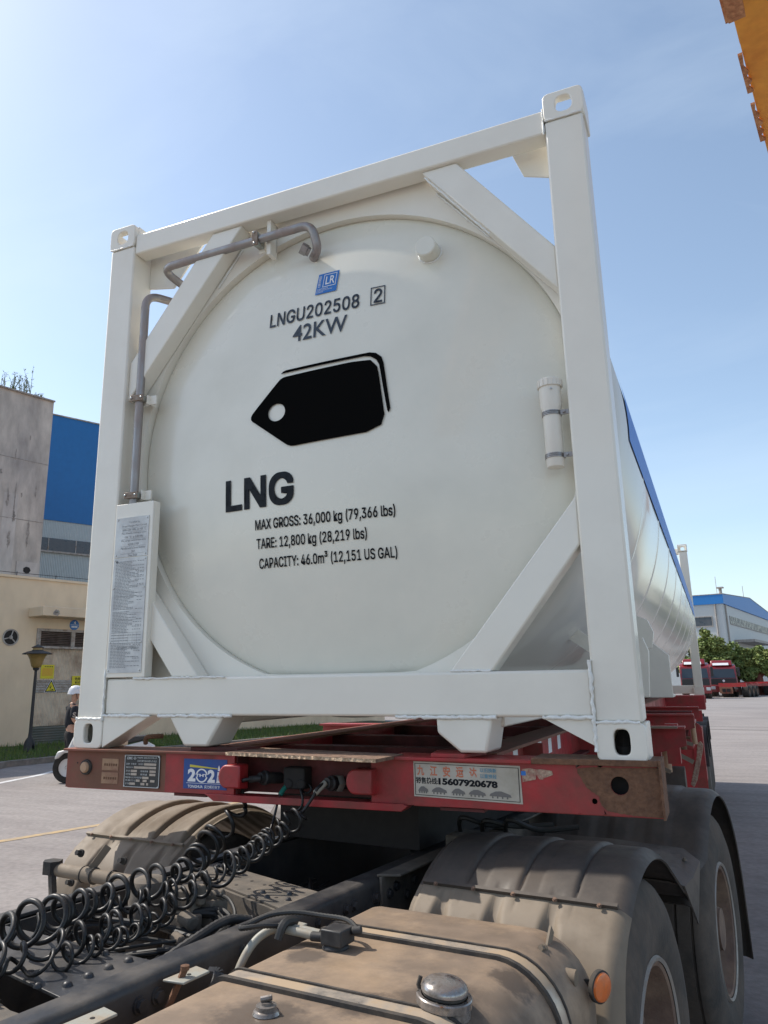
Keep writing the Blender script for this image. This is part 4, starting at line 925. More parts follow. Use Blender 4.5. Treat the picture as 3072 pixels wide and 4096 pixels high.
for k in range(7):
    a=rc.uniform(-.2,.05); tube(bm,smooth_path([(-.38+rc.uniform(0,.1),-.9,-.52),(a,-.75+rc.uniform(-.1,.1),-.50+rc.uniform(0,.06)),(.05,-.55+rc.uniform(-.1,.1),-.50),(-.0,-.40,-.52)],6),rc.choice((.005,.008)),8)
tube(bm,smooth_path([(-.08,-.46,-.40),(.02,-.50,-.395),(.10,-.56,-.42),(.13,-.64,-.45)],6),.006,8)
fin('wiring_loom',bm,'cable',TT)
bm=B(); rib=[]
pth=smooth_path([(.15,-.54,RT-.02),(.12,-.62,RT-.005),(.12,-.75,RT-.02),(.10,-.90,RT-.06),(.06,-1.0,RT-.10)],14); tube(bm,pth,[.0125+.0018*(i%2) for i in range(len(pth))],10); fin('corrugated_conduit',bm,'black',TT)
for k in range(6):
    bm=B(); a=rc.uniform(-.35,.05); tube(bm,smooth_path([(a,-.85,-.5),(a+rc.uniform(-.1,.1),-.7,-.46+rc.uniform(-.04,.03)),(rc.uniform(-.4,.1),-.5,-.50),(rc.uniform(-.4,.1),-.15,-.58),(rc.uniform(-.3,.1),.4,-.55)],7),rc.choice((.006,.009,.012)),8); fin('brake_line',bm,'cable',TT)
for s,t in ((-.40,-.75),(-.28,-.82),(.08,-.82),(-.36,-.35),(.10,-.55)):
    bm=B(); box(bm,(s-.03,t-.02,RT-.20),(s+.03,t+.02,RT-.07)); hexb(bm,(s,t-.02,RT-.12),(0,-1,0),.012,.014); fin('frame_bracket',bm,'framedust' if s>-.3 else 'frame',TT,bev=.005)
for k in range(3):
    bm=B(); s0=.32+.10*k; tube(bm,smooth_path([(s0,.62,-.36),(s0+.06,.50,-.27+rc.uniform(-.02,.01)),(s0+.16,.55,-.285+rc.uniform(-.02,.01)),(s0+.30,.62,-.29)],6),rc.choice((.007,.010)),8); fin('brake_hose',bm,'cable',TT)
bm=B(); box(bm,(.30,.50,-.46),(.42,.66,-.34)); lathe(bm,[(0,0),(.07,.0),(.075,.02),(.075,.09),(.03,.12)],(.50,.60,-.44),(0,0,1),18); fin('brake_chamber',bm,'framedust',TT,bev=.01)
# left-hand fender tube and lamp bracket
# ---- fenders
def fender(c,sg,name,m,t_off=0,front=True):
    """s runs from inner to outer edge; c = (s_inner, s_outer)"""
    si,so=c; zc=-.91; r=.615; pts=[]
    if front:
        pts+=[(-.245,-1.25),(-.245,-1.0),(-.24,-.80),(-.235,-.74),(-.222,-.67),(-.205,-.60),(-.18,-.535),(-.145,-.48),(-.10,-.435)]
        pts+=[(.30+ (-r)*math.cos(R_(a)),zc+r*math.sin(R_(a))) for a in range(57,127,5)]
        pts+=[(.83,-.50),(.97,-.575)]
    P=[Vector((a+t_off,b)) for a,b in pts]; bm=B(); rows=[]; n=len(P)
    W_=abs(so-si); cols=[]
    ns=130; sg_g=1 if sg>0 else -1
    for i,p in enumerate(P):
        d=(P[min(i+1,n-1)]-P[max(i-1,0)]).normalized(); nn=Vector((-d.y,d.x)); row=[]
        u=i/(n-1)
        for j in range(ns+1):
            x=j/ns; h=0
            for c0 in (.16,.42,.68):
                w=.085
                if i<=9: # tapered embossing on the front panel
                    w=.02+.075*min(1,max(0,(9-i)/6)); amp=-.045*min(1,max(0,(9-i)/2.5))
                else: amp=.009 if sg>0 else .020
                q=(x-c0)/w; h+=(amp*(.35+.65*(q*(1 if sg>0 else -1)+1)/2)*max(0,1-abs(q)**10) if i>9 else amp*max(0,1-abs(q)**3)) if abs(q)<1 else 0
            if i>9:
                for c0 in (.16,.42,.68):
                    gx=abs(x-(c0+sg_g*.088)); h-=(.016 if sg<0 else .007)*max(0,1-gx/.014)
            e=0
            if x>.93: e=(x-.93)/.07; h-=.030*e*e
            if x<.03: h-=.01
            row.append(bm.verts.new((si+(so-si)*x, p.x+nn.x*h, p.y+nn.y*h)))
        rows.append(row)
    for A,Bq in zip(rows,rows[1:]):
        for j in range(ns): bm.faces.new((A[j],A[j+1],Bq[j+1],Bq[j])).material_index=(1 if rows.index(A)<9 else 0)  # panel rows take the sunlit copy, arch rows the right fender's shaded one
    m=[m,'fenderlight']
    o=fin(name,bm,m,TT,angle=40,recalc=False); s=o.modifiers.new('s','SOLIDIFY'); s.thickness=.007; s.offset=0
    return o
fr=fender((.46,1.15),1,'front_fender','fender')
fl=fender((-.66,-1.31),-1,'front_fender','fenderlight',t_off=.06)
fl['label']='left fender, dusty tan with sunlight put into its colour'; fr['label']='right fender, dusty brown with shade put into its arch colour'
def fender2(si,so,m,t_off=0):
    zc=-.91; r=.63; P=[Vector(q) for q in [(1.02,-.62),(1.08,-.56),(1.16,-.49)]+[(1.85-r*math.cos(R_(a)),zc+r*math.sin(R_(a))) for a in range(42,160,6)]+[(2.47,-.80),(2.50,-1.2)]]
    bm=B(); rows=[]; n=len(P)
    for i,p in enumerate(P):
        d=(P[min(i+1,n-1)]-P[max(i-1,0)]).normalized(); nn=Vector((-d.y,d.x)); row=[]
        for j in range(41):
            x=j/40; h=0
            for c0 in (.2,.45,.7): h+=.008 if abs(x-c0)<.055 else 0
            if x>.93: h-=.03*((x-.93)/.07)**2
            row.append(bm.verts.new((si+(so-si)*x,p.x+t_off+nn.x*h,p.y+nn.y*h)))
        rows.append(row)
    for A,Bq in zip(rows,rows[1:]):
        for j in range(40): bm.faces.new((A[j],A[j+1],Bq[j+1],Bq[j]))
    o=fin('rear_fender',bm,m,TT,angle=40,recalc=False); s=o.modifiers.new('s','SOLIDIFY'); s.thickness=.007; s.offset=0; return o
fender2(.46,1.15,'fender'); fender2(-.66,-1.31,'fender')
# bridge flap between the two right fenders
bm=B(); 
rowsF=[[(.50,.78,-.475),(.80,.78,-.478),(1.10,.78,-.485),(1.155,.80,-.50)],[(.50,.98,-.455),(.80,.98,-.455),(1.10,.98,-.462),(1.16,.96,-.50)],[(.50,1.16,-.42),(.80,1.16,-.42),(1.10,1.14,-.43),(1.165,1.12,-.47)]]
VV=[[bm.verts.new(p) for p in r] for r in rowsF]
for a,b in zip(VV,VV[1:]):
    for k in range(3): bm.faces.new((a[k],a[k+1],b[k+1],b[k]))
tip=bm.verts.new((1.168,.93,-.66)); bm.faces.new((VV[0][3],tip,VV[1][3])); bm.faces.new((VV[1][3],tip,VV[2][3]))
bf=fin('fender_bridge',bm,'fender',TT,angle=30); s=bf.modifiers.new('s','SOLIDIFY'); s.thickness=.006
bm=B()
for s_,t,z in ((.56,1.02,-.448),(.72,1.02,-.448),(.9,1.02,-.449),(1.02,1.03,-.45),(1.12,1.04,-.456)): hexb(bm,(s_,t,z),(0,0,1),.007,.009)
fin('fender_bolt',bm,'framedust',bf)
# seam strip with bolts where the arch meets the front panel
def seam(f0,si,so,t_off,m):
    a=R_(57); r=.617; P=(.30-r*math.cos(a)+t_off,-.91+r*math.sin(a)); nn=(-math.cos(a),math.sin(a)); td=(math.sin(a),math.cos(a)); bm=B()
    bar(bm,(si,P[0]+nn[0]*.008,P[1]+nn[1]*.008),(so,P[0]+nn[0]*.008,P[1]+nn[1]*.008),.012,.012,up=(0,nn[0],nn[1]))
    o=fin('seam_strip',bm,m,f0)
    bm=B(); n=5
    for k in range(n):
        x=si+(so-si)*(.08+.84*k/(n-1)); hexb(bm,(x,P[0]+nn[0]*.014-td[0]*.012,P[1]+nn[1]*.014-td[1]*.012),(0,nn[0],nn[1]),.0055,.007)
    fin('fender_bolt',bm,'rustplate',f0)
seam(fr,.48,1.12,0,'fender'); seam(fl,-.68,-1.28,.06,'fenderlight')
# fender mounting tubes
bm=B(); cyl(bm,(.70,-.36,-.475),(1.082,-.36,-.487),.0155,18); cyl(bm,(1.03,-.36,-.485),(1.082,-.36,-.487),.0195,18); bar(bm,(1.0,-.355,-.46),(1.0,-.29,-.40),.006,.03); hexb(bm,(1.0,-.36,-.43),(0,-1,.3),.008,.03); fin('mounting_tube',bm,'fenderlight',TT)
bm=B(); cyl(bm,(-1.13,-.245,-.475),(-.50,-.245,-.475),.026,20); cyl(bm,(-.98,-.245,-.475),(-.90,-.245,-.475),.030,20); bar(bm,(-.92,-.25,-.45),(-.885,-.20,-.37),.006,.03); fin('mounting_tube',bm,'fenderlight',TT)
bm=B()
for s_ in (-.965,-.905,-.80): lathe(bm,[(.029,-.003),(.0325,-.001),(.0325,.003),(.029,.004)],(s_,-.245,-.475),(1,0,0),18)
hexb(bm,(-.97,-.26,-.395),(0,-1,.3),.011,.03); hexb(bm,(-.72,-.26,-.40),(0,-1,.3),.011,.03); hexb(bm,(-.98,-.29,-.50),(0,-1,.3),.010,.03)
P=circ(-1.155,-.245,.042,12,0,360); prism(bm,[(-1.115,-.250),(-1.14,-.215),(-1.19,-.225),(-1.20,-.26),(-1.17,-.29),(-1.13,-.285)],'z',-.49,-.44)
bar(bm,(-1.15,-.26,-.47),(-1.12,-.27,-.56),.02,.04)
fin('lamp_bracket',bm,'rubber',TT)
# orange reflector
bm=B(); lathe(bm,[(0,-.012),(.02,-.011),(.033,-.006),(.036,0)],(1.128,-.30,-.518),(-.93,.37,.05),32)
ref=fin('side_reflector',bm,'orange',TT)
for v in ref.data.vertices: pass
bm=B(); lathe(bm,[(.034,-.002),(.0395,.0),(.0395,.012),(0,.014)],(1.128,-.30,-.518),(-.93,.37,.05),32); bar(bm,(1.09,-.285,-.52),(1.05,-.33,-.51),.01,.02); fin('reflector_housing',bm,'rubber',ref)
# wheels
for t in (.30,1.85):
    wheel(TT,(1.13,t,-.91),1); wheel(TT,(-1.29,t,-.91),-1)
# mud flap behind the rear wheel
bm=B(); prism(bm,[(.5,-1.30),(1.04,-1.30),(1.07,-1.26),(1.09,-.60),(1.0,-.40),(.5,-.40)],'y',2.46,2.47); fin('mud_flap',bm,'rubber',TT)
# ---- fuel tank
TZ=-.42
def tank_section(ins,n=9,dz=0):
    """cross-section (s,z) of the tank with rounded corners, inset by ins"""
    x0,x1,z0,z1=.385+ins,1.098-ins,-1.08+ins,TZ-ins; ro=.155; ri=.05; out=[]
    for cx,cz,r,a0 in ((x1-ro,z1-ro,ro,0),(x0+ri,z1-ri,ri,90),(x0+ri,z0+ri,ri,180),(x1-ro,z0+ro,ro,270)):
        for i in range(n+1): a=R_(a0+90*i/n); out.append((cx+r*math.cos(a),cz+r*math.sin(a)))
    return out
def crown(s): # the top bulges gently
    return .012*math.sin(PI*min(1,max(0,(s-.385)/.713)))
bm=B(); rows=[]
for t,ins in ((-3.0,.0),(-2.0,0),(-1.2,0),(-.5,0),(-.275,0),(-.255,.003),(-.238,.012),(-.228,.028),(-.224,.05)):
    rows.append([bm.verts.new((a,t,b+(crown(a) if b>-.6 else 0))) for a,b in tank_section(ins)])
for A,Bq in zip(rows,rows[1:]):
    for k in range(len(A)): bm.faces.new((A[k],A[(k+1)%len(A)],Bq[(k+1)%len(A)],Bq[k]))
bm.faces.new(rows[0][::-1]); bm.faces.new(rows[-1]); ft=fin('fuel_tank',bm,'tank',TT,angle=50)
def strapf(tc,w,h,m,name='tank_strap'):
    bm=B(); sec=[(a,b) for a,b in tank_section(0)]; sec=sec[30:]+sec[:20]; rows=[]
    for t in (tc-w/2,tc+w/2):
        for hh in (0,h):
            rows.append([bm.verts.new((.74+(a-.74)*(1+hh/.36),t,-.75+(b-.75+.75*2-.75+.0)*0+ (b+.75)*(1+hh/.33)+(crown(a) if b>-.6 else 0)+hh*.4)) for a,b in sec])
    a0,a1,b0,b1=rows
    for k in range(len(sec)-1):
        for q in ((a1[k],a1[k+1],b1[k+1],b1[k]),(a0[k],a0[k+1],a1[k+1],a1[k]),(b0[k],b0[k+1],b1[k+1],b1[k])): bm.faces.new(q)
    return fin(name,bm,m,ft,angle=50)
M['polish']=mat('polished_strap',(.56,.52,.47),.22,.9,dirt=(.40,.30,.20),scale=7,amt=.62)
for tc in (-.520,-.950):
    strapf(tc,.052,.004,'polish'); strapf(tc+.030,.007,.007,'rubber','strap_rubber'); strapf(tc-.030,.014,.007,'rubber','strap_rubber')
# filler cap
cz=TZ+crown(.86)
K=.87; o0=Vector((.952,-.876,TZ-.004)); ax=Vector((.1,0,1)).normalized()
def kp(P): return [(r*K,hh*K*.86) for r,hh in P]
bm=B(); lathe(bm,kp([(.070,-.02),(.066,.004),(.0645,.03)]),o0,ax,40); nk=fin('filler_neck',bm,'chrome',ft)
bm=B(); lathe(bm,kp([(.0665,.022),(.069,.024),(.0695,.044),(.067,.047),(.058,.047)]),o0,ax,40); lathe(bm,kp([(.050,.046),(.052,.052),(.052,.060)]),o0,ax,40)
lathe(bm,kp([(.052,.056),(.0585,.058),(.0585,.066),(.055,.074),(.045,.083),(.025,.089),(0,.091)]),o0,ax,40); fin('filler_cap',bm,'chrome',ft,angle=40)
bm=B(); lathe(bm,kp([(.053,.046),(.0555,.050),(.0535,.058)]),o0,ax,40); q_=o0+Vector((-.048,-.01,.035)); tube(bm,[q_,q_+Vector((-.006,0,.012)),q_+Vector((-.002,.005,.028))],.005,8); fin('cap_gasket',bm,'rubber',nk)
# breather and sensor
bm=B(); lathe(bm,[(.030,.0),(.027,.006),(.022,.008),(.022,.016),(.012,.017),(.012,.022),(0,.023)],(.640,-1.090,TZ+.006),(0,0,1),24); lathe(bm,[(.006,-.012),(.006,.012)],(.640,-1.090,TZ+.034),(1,.6,.2),8); fin('tank_breather',bm,'chrome',ft)
bm=B(); lathe(bm,[(.036,0),(.036,.008),(.030,.012),(.030,.018)],(.535,-.665,TZ+.003),(0,0,1),24); box(bm,(.510,-.70,TZ+.016),(.575,-.630,TZ+.055)); cyl(bm,(.575,-.645,TZ+.045),(.600,-.635,TZ+.048),.011,12); cyl(bm,(.512,-.675,TZ+.028),(.47,-.685,TZ+.028),.012,14); sn=fin('level_sensor',bm,'black',ft,bev=.006)
bm=B()
for k in (0,1): tube(bm,smooth_path([(.480,-.68+.022*k,TZ+.028),(.42,-.69+.02*k,TZ+.034),(.36,-.70+.015*k,TZ+.034),(.325,-.74,TZ+.010),(.31,-.79,TZ-.05),(.31,-.83,TZ-.14)],8),.011,12)
fin('fuel_pipe',bm,'tube',sn)
bm=B(); pth=smooth_path([(.588,-.64,TZ+.05),(.53,-.60,TZ+.055),(.45,-.60,TZ+.055),(.37,-.62,TZ+.058),(.31,-.66,TZ+.052),(.285,-.72,TZ+.04),(.30,-.77,TZ+.045),(.35,-.74,TZ+.05),(.385,-.70,TZ+.045)],14); tube(bm,pth,[.0062+.0012*(i%2) for i in range(len(pth))],8)
tube(bm,smooth_path([(.40,-.66,TZ+.05),(.40,-.71,TZ+.055),(.395,-.73,TZ+.02)],5),.012,8); fin('sensor_cable',bm,'cable',sn)
# small brackets bolted outside the right rail
for t in (-.985,-1.275):
    bm=B(); prism(bm,[(.285,t-.055),(.345,t-.045),(.345,t+.045),(.29,t+.055)],'z',RT-.018,RT-.012); 
    o=fin('tank_bracket',bm,'tube',TT,bev=.002); bm=B(); cyl(bm,(.318,t,RT-.0125),(.318,t,RT-.011),.0055,10); fin('bracket_hole',bm,'dark',o,smooth=False)
bm=B(); pth=smooth_path([(.33,-.93,RT-.015),(.355,-.92,RT-.02),(.365,-.95,RT-.05),(.355,-.98,RT-.10)],6); 
for a,b in zip(pth,pth[1:]): bar(bm,a,b,.004,.03,up=(0,1,0))
fin('tank_bracket',bm,'frame',TT)
bm=B(); bar(bm,(.318,-1.0,RT+.004),(.262+.03,-1.045,RT-.10),.010,.014); lathe(bm,[(.011,0),(.011,.01),(0,.012)],(.318,-1.0,RT+.002),(0,0,1),10); fin('clamp_rod',bm,'rust',TT)
bm=B(); prism(bm,[(.30,-.66),(.37,-.64),(.37,-.56),(.32,-.555)],'z',RT+.0,RT+.006); fin('tank_bracket',bm,'tube',TT,bev=.002)
# ================================================================ COILED HOSES
def coil(path,r,turns_per_m,tr,seed=0,straight=0):
    """helix of growing and shrinking loops along a sagging path (frame coordinates)"""
    rnd=random.Random(seed); P=smooth_path(path,16); L=[0]
    for a,b in zip(P,P[1:]): L.append(L[-1]+(b-a).length)
    tot=L[-1]; out=[]; N=int(tot*turns_per_m*22); th=rnd.uniform(0,6)
    ph=[rnd.uniform(0,6) for _ in range(3)]
    for i in range(N+1):
        l=tot*i/N; k=max(j for j in range(len(L)) if L[j]<=l+1e-9); k=min(k,len(P)-2); q=(l-L[k])/max(1e-6,(L[k+1]-L[k])); c=P[k].lerp(P[k+1],q)
        d=(P[k+1]-P[k]).normalized(); s,u=frame_axes(d); th+=2*PI*turns_per_m*tot/N*(1+.35*math.sin(l*9+ph[0]))
        e=min(1,l/(.07),(tot-l)/.05) if straight else min(1,l/.04); rr=r*(1+.22*math.sin(l*13+ph[1])+.10*math.sin(l*31+ph[2]))*max(0,e)
        out.append(c+s*math.cos(th)*rr+u*math.sin(th)*rr+d*(.012*math.sin(th*.5+1)))
    return out
def hose(name,label,paths,m='hose',n=10):
    t=thing(name,label,'hose',tuple(wloc(-.1,-.4,-.4)),TA,'coiled hoses between the tractor and the trailer')
    for nm,pts,r,mm in paths:
        bm=B(); tube(bm,pts,r,n); fin(nm,bm,mm,t,angle=180)
    return t
def Fp(x,y,z): # world -> tractor frame
    return (x*S_.x+y*S_.y,x*T_.x+y*T_.y,z)
cA=Fp(-.235,.0,-.095); cB=Fp(.05,-.0,-.10)
lead=smooth_path([cA,(cA[0]-.05,cA[1]-.045,-.100),(-.338,-.01,-.125),(-.352,.0,-.165)],8)
body=coil([(-.352,0,-.165),(-.358,-.02,-.22),(-.376,-.10,-.288),(-.365,-.2,-.340),(-.312,-.35,-.372),(-.264,-.55,-.365),(-.215,-.75,-.355),(-.177,-.95,-.345),(-.118,-1.1,-.335),(-.07,-1.25,-.32),(-.02,-1.5,-.28),(0,-1.9,-.2)],.042,12.5,.0068,1)
hose('coiled_hose','thick black coiled hose leaving the leftmost coupling of the trailer recess',[('coil',lead[:-1]+body,.0076,'hose'),('spring_guard',[Vector(cA).lerp(Vector((cA[0]-.035,cA[1]-.03,-.098)),i/14) for i in range(15)],[.012+.002*(i%2) for i in range(15)],'black')])
lead=smooth_path([cB,(.04,-.03,-.115),(.026,-.04,-.145),(.0,-.06,-.19)],8)
body=coil([(.0,-.06,-.19),(-.023,-.08,-.223),(-.037,-.2,-.272),(-.035,-.33,-.297),(-.035,-.47,-.325),(-.03,-.62,-.36),(-.04,-.8,-.385),(-.05,-1.0,-.385),(-.04,-1.2,-.375),(0,-1.5,-.33)],.033,15,.0075,4)
hose('coiled_hose','black coiled hose from the coupling beside the right bump guard, its guard ribbed',[('coil',lead[:-1]+body,.006,'hose'),('spring_guard',[Vector(cB).lerp(Vector((.03,-.035,-.135)),i/20) for i in range(21)],[.0105+.0018*(i%2) for i in range(21)],'tube')])
lead=smooth_path([(-.131,.05,-.113),(-.150,.02,-.128),(-.156,-.01,-.16),(-.150,-.05,-.23),(-.130,-.10,-.27)],8)
body=coil([(-.130,-.10,-.27),(-.121,-.13,-.285),(-.10,-.25,-.315),(-.09,-.38,-.345),(-.10,-.52,-.36),(-.14,-.7,-.37),(-.2,-.9,-.38),(-.22,-1.15,-.37),(-.15,-1.5,-.33)],.026,17,.006,9)
hose('coiled_cable','thin coiled electric cable with a green sleeve at its plug','x' and [('coil',lead[:-1]+body,.005,'hose'),('green_sleeve',smooth_path([(-.141,.035,-.119),(-.1505,.018,-.130),(-.156,-.006,-.155)],6),.0095,'green'),('plug',[(-.118,.08,-.10),(-.139,.038,-.118)],.015,'black')])
body=coil([(-.085,.07,-.12),(-.05,.02,-.135),(-.06,-.04,-.19),(-.085,-.10,-.25),(-.10,-.16,-.28),(-.08,-.3,-.31),(-.10,-.5,-.36),(-.08,-.70,-.42),(.0,-.9,-.40),(.01,-1.05,-.395),(.015,-1.17,-.395),(-.03,-1.25,-.39),(-.05,-1.5,-.38)],.022,17,.006,14)
hose('coiled_cable','thin black coiled cable lying on the riveted cross plate at lower left',[('coil',body,.005,'hose')])
# ================================================================ WORKSHOP, TOWER, FACTORY ON THE LEFT
def corr(col,rough,name,scale,axis=1,dirt=None,depth=.5,var=.04):
    """profiled sheet: ribs by a wave bump across the given axis"""
    m=mat(name,col,rough,dirt=dirt,scale=1.2,amt=.35,var=var); t=m.node_tree; N=t.nodes; L=t.links
    w=N.new('ShaderNodeTexWave'); w.bands_direction='XYZ'[axis]; w.inputs['Scale'].default_value=scale; tc=N.new('ShaderNodeTexCoord'); L.new(tc.outputs['Object'],w.inputs[0])
    b=N.new('ShaderNodeBump'); b.inputs['Strength'].default_value=depth; b.inputs['Distance'].default_value=.03; L.new(w.outputs[0],b.inputs['Height']); L.new(b.outputs[0],N['Principled BSDF'].inputs['Normal']); return m
M['cream_wall']=mat('cream_render',(.76,.61,.43),.85,dirt=(.66,.52,.37),scale=.5,amt=.4,var=.06,bump=.1,bscale=30,stretch=(1,1,.5))
M['tower']=mat('stained_concrete',(.54,.475,.42),.9,dirt=(.36,.32,.295),scale=.9,amt=.45,var=.16,bump=.2,bscale=20,stretch=(1,1.2,.45))
M['towerpatch']=mat('pale_concrete_patch',(.56,.51,.47),.9,dirt=(.46,.41,.38),scale=1.5,amt=.4,var=.1,stretch=(1,1,.4))
M['stain']=mat('dark_stain',(.24,.21,.19),.95,dirt=(.36,.32,.29),scale=5,amt=.6,var=.2)
M['bluewall']=corr((.006,.135,.38),.5,'blue_sheet',1.6,1,depth=.06)
M['bluewall2']=corr((.02,.19,.52),.5,'blue_sheet',1.2,1,depth=.2)
M['greywall']=corr((.42,.47,.48),.5,'pale_sheet',4,1,depth=.5)
M['window']=mat('dusty_glazing',(.06,.075,.09),.25,dirt=(.11,.12,.13),scale=1.5,amt=.4)
M['frame_w']=mat('old_window_frame',(.42,.39,.36),.7,dirt=(.22,.17,.13),scale=6,amt=.35)
M['slat']=mat('brown_slat',(.19,.145,.12),.7,dirt=(.12,.09,.075),scale=5,amt=.4)
M['shutter']=corr((.68,.56,.42),.55,'cream_shutter',3.6,1,dirt=(.30,.21,.15),depth=.8)
M['greenslat']=mat('green_louvre',(.14,.155,.135),.6,dirt=(.2,.19,.16),scale=3,amt=.4)
M['yellowp']=mat('yellow_poster',(.68,.58,.03),.6,var=.05,scale=3)
M['orangep']=mat('orange_print',(.68,.36,.05),.6,dirt=(.68,.5,.05),scale=30,amt=.5)
def P15(name,label,cat,g=None): return thing(name,label,cat,tuple(PB),-WAZ,g,local=True)
WS=P15('workshop','cream single-storey workshop with a roller shutter, canopy and louvred window','building')
def bx(bm,x0,x1,y0,y1,z0,z1,i=0): box(bm,(x0,y0,z0),(x1,y1,z1),i)
bm=B(); bx(bm,-9,0,-14,-.02,0,4.90); bx(bm,-9,0,3.55,17,0,4.90); bx(bm,-9,0,-.02,3.55,3.45,4.90); bx(bm,-9,-.35,-.02,3.55,0,3.45); fin('wall',bm,'cream_wall',WS)
bm=B(); bx(bm,-.25,.06,-14,17,4.90,4.97); fin('parapet_coping',bm,'cream_wall',WS)
bm=B(); tube(bm,[(.02,y,5.06+.012*math.sin(y)) for y in range(-14,18)],.008,6)
for y in (-3,-.9,.35,2.2,5): cyl(bm,(.02,y,4.95),(.02,y,5.09),.012,6)
fin('lightning_wire',bm,'dark',WS)
bm=B(); bx(bm,.0,.85,-.42,6,3.76,4.04); cp=fin('canopy',bm,'cream_wall',WS,bev=.02)
bm=B(); cyl(bm,(.85,.0,3.88),(1.02,-.02,3.885),.025,10); fin('drain_spout',bm,'tube',cp)
bm=B(); 
rk=random.Random(2)
V=[(.853,.0+.10*math.cos(a)*rk.uniform(.6,1.2),3.86+.11*math.sin(a)*rk.uniform(.6,1.2)) for a in [2*PI*i/14 for i in range(14)]]
bm.faces.new([bm.verts.new(v) for v in V]); fin('damp_stain',bm,'stain',cp)
# louvred window over the door
bm=B(); bx(bm,-.02,.05,-.10,3.6,3.37,3.45); bx(bm,-.02,.05,-.10,3.6,2.86,2.93); bx(bm,-.02,.05,-.10,.02,2.93,3.37); bx(bm,-.02,.05,1.02,1.15,2.93,3.37); bx(bm,-.02,.05,2.3,2.4,2.93,3.37); wnd=fin('window',bm,'frame_w',WS,bev=.006)
bm=B()
for k in range(8):
    z=2.955+.052*k; v=[(-.03,.02,z),(.025,.02,z+.038)]
    for a,b in ((.03,1.01),(1.16,2.29)): 
        q=[bm.verts.new(p) for p in ((-.03,a,z+.03),(.03,a,z),(.03,b,z),(-.03,b,z+.03))]; bm.faces.new(q); q=[bm.verts.new(p) for p in ((.03,a,z),(.03,a,z-.008),(.03,b,z-.008),(.03,b,z))]; bm.faces.new(q)
fin('louvre_slats',bm,'slat',wnd); bm=B(); bx(bm,-.06,-.05,0,3.5,2.9,3.4); fin('window_back',bm,'dark',wnd)
# shutter
bm=B(); bx(bm,-.12,-.08,-.02,3.55,.60,2.86); sh=fin('roller_shutter',bm,'shutter',WS)
bm=B()
for k in range(5): bx(bm,-.08,-.055+.012*(k%2),.0,3.55,1.56+.076*k,1.625+.076*k)
fin('shutter_band',bm,'frame_w',sh,bev=.008)
bm=B(); bx(bm,-.14,-.12,-.02,3.55,.08,.62)
for k in range(7): 
    z=.10+.072*k; q=[bm.verts.new(p) for p in ((-.12,0,z+.05),(-.06,0,z),(-.06,3.5,z),(-.12,3.5,z+.05))]; bm.faces.new(q)
fin('louvre_panel',bm,'greenslat',WS)
bm=B(); bx(bm,-.3,.25,-.1,3.7,.05,.09); fin('door_step',bm,'kerb',WS)
# extractor fan in the wall
bm=B(); lathe(bm,[(.215,0),(.245,.01),(.245,.03),(.205,.03),(.205,-.06)],(.0,-.90,3.15),(1,0,0),36); fn_=fin('extractor_fan',bm,'frame_w',WS)
bm=B(); lathe(bm,[(0,-.04),(.205,-.04)],(.055,-.90,3.15),(1,0,0),24); fin('fan_recess',bm,'dark',fn_)
bm=B()
for k in range(3):
    a=R_(75+120*k); d=Vector((0,math.cos(a),math.sin(a))); c=Vector((.03,-.90,3.15)); bar(bm,c+d*.04,c+d*.20,.03,.012,up=(1,0,0))
lathe(bm,[(0,.02),(.05,.015),(.055,0)],(.03,-.90,3.15),(1,0,0),20); fin('fan_spider',bm,'frame_w',fn_)
# posters and signs
bm=B(); lathe(bm,[(0,.02),(.155,.02),(.16,.0)],(.0,1.11,3.60),(1,0,0),36); sg=tag(fin('number_sign',bm,'bluestk'),'round blue wall sign with a white number 4 under the canopy','sign'); 
sgw=Matrix.Translation(PB)@Matrix.Rotation(-WAZ,4,'Z'); sg.matrix_world=sgw
def wtext(name,parent,items,m,x):
    bm=B()
    for s,y0,y1,z0,z1,b in items:
        v,f_=tri2d(s,y0,y1,z0,z1,bold=b); flat(bm,v,f_,lambda a,c:(x,a,c))
    return fin(name,bm,m,parent,smooth=False,recalc=False)
wtext('sign_number',sg,[('4',1.075,1.145,3.625,3.72,.03)],'whitestk',.024)
bm=B(); bx(bm,.021,.023,.97,1.25,3.60,3.61); 
for k in range(4): bx(bm,.021,.023,1.01+.052*k,1.052+.052*k,3.52,3.57)
fin('sign_print',bm,'whitestk',sg)
def poster(name,label,y0,y1,z0,z1,kind):
    bm=B(); xo=-.075 if kind==1 else -.040; bx(bm,xo,xo+.005,y0,y1,z0,z1); o=tag(fin(name,bm,'yellowp'),label,'poster'); o.matrix_world=sgw; bm=B()
    if kind==1:
        bx(bm,-.0695,-.0685,y0+.1*(y1-y0),y1-.1*(y1-y0),z0+.2*(z1-z0),z0+.75*(z1-z0)); fin('poster_print',bm,'orangep',o)
        bm=B(); 
        for k in range(5): bx(bm,-.0695,-.0685,y0+.12+.055*k,y0+.155+.055*k,z1-.07,z1-.045)
        fin('poster_print',bm,'ink',o)
    else:
        wtext('poster_print',o,[('危险废物',y0+.09,y1-.06,z1-.14,z1-.04,.02),('标识',y0+.1,y0+.30,z1-.24,z1-.16,.02)],'ink',-.033)
        bm=B()
        for k in range(5): bx(bm,-.0345,-.0335,y0+.04,y0+(.25 if k%2 else .36),z0+.04+.045*k,z0+.052+.045*k)
        fin('poster_print',bm,'ink',o)
    return o
poster('wall_poster','yellow notice with an orange block of print on the shutter',.17,.60,1.97,2.38,1)
poster('wall_poster','yellow notice with black characters beside the helmeted person',1.20,1.75,1.56,2.05,2)
tri=[(.31,1.57),(.735,1.57),(.5225,1.96)]
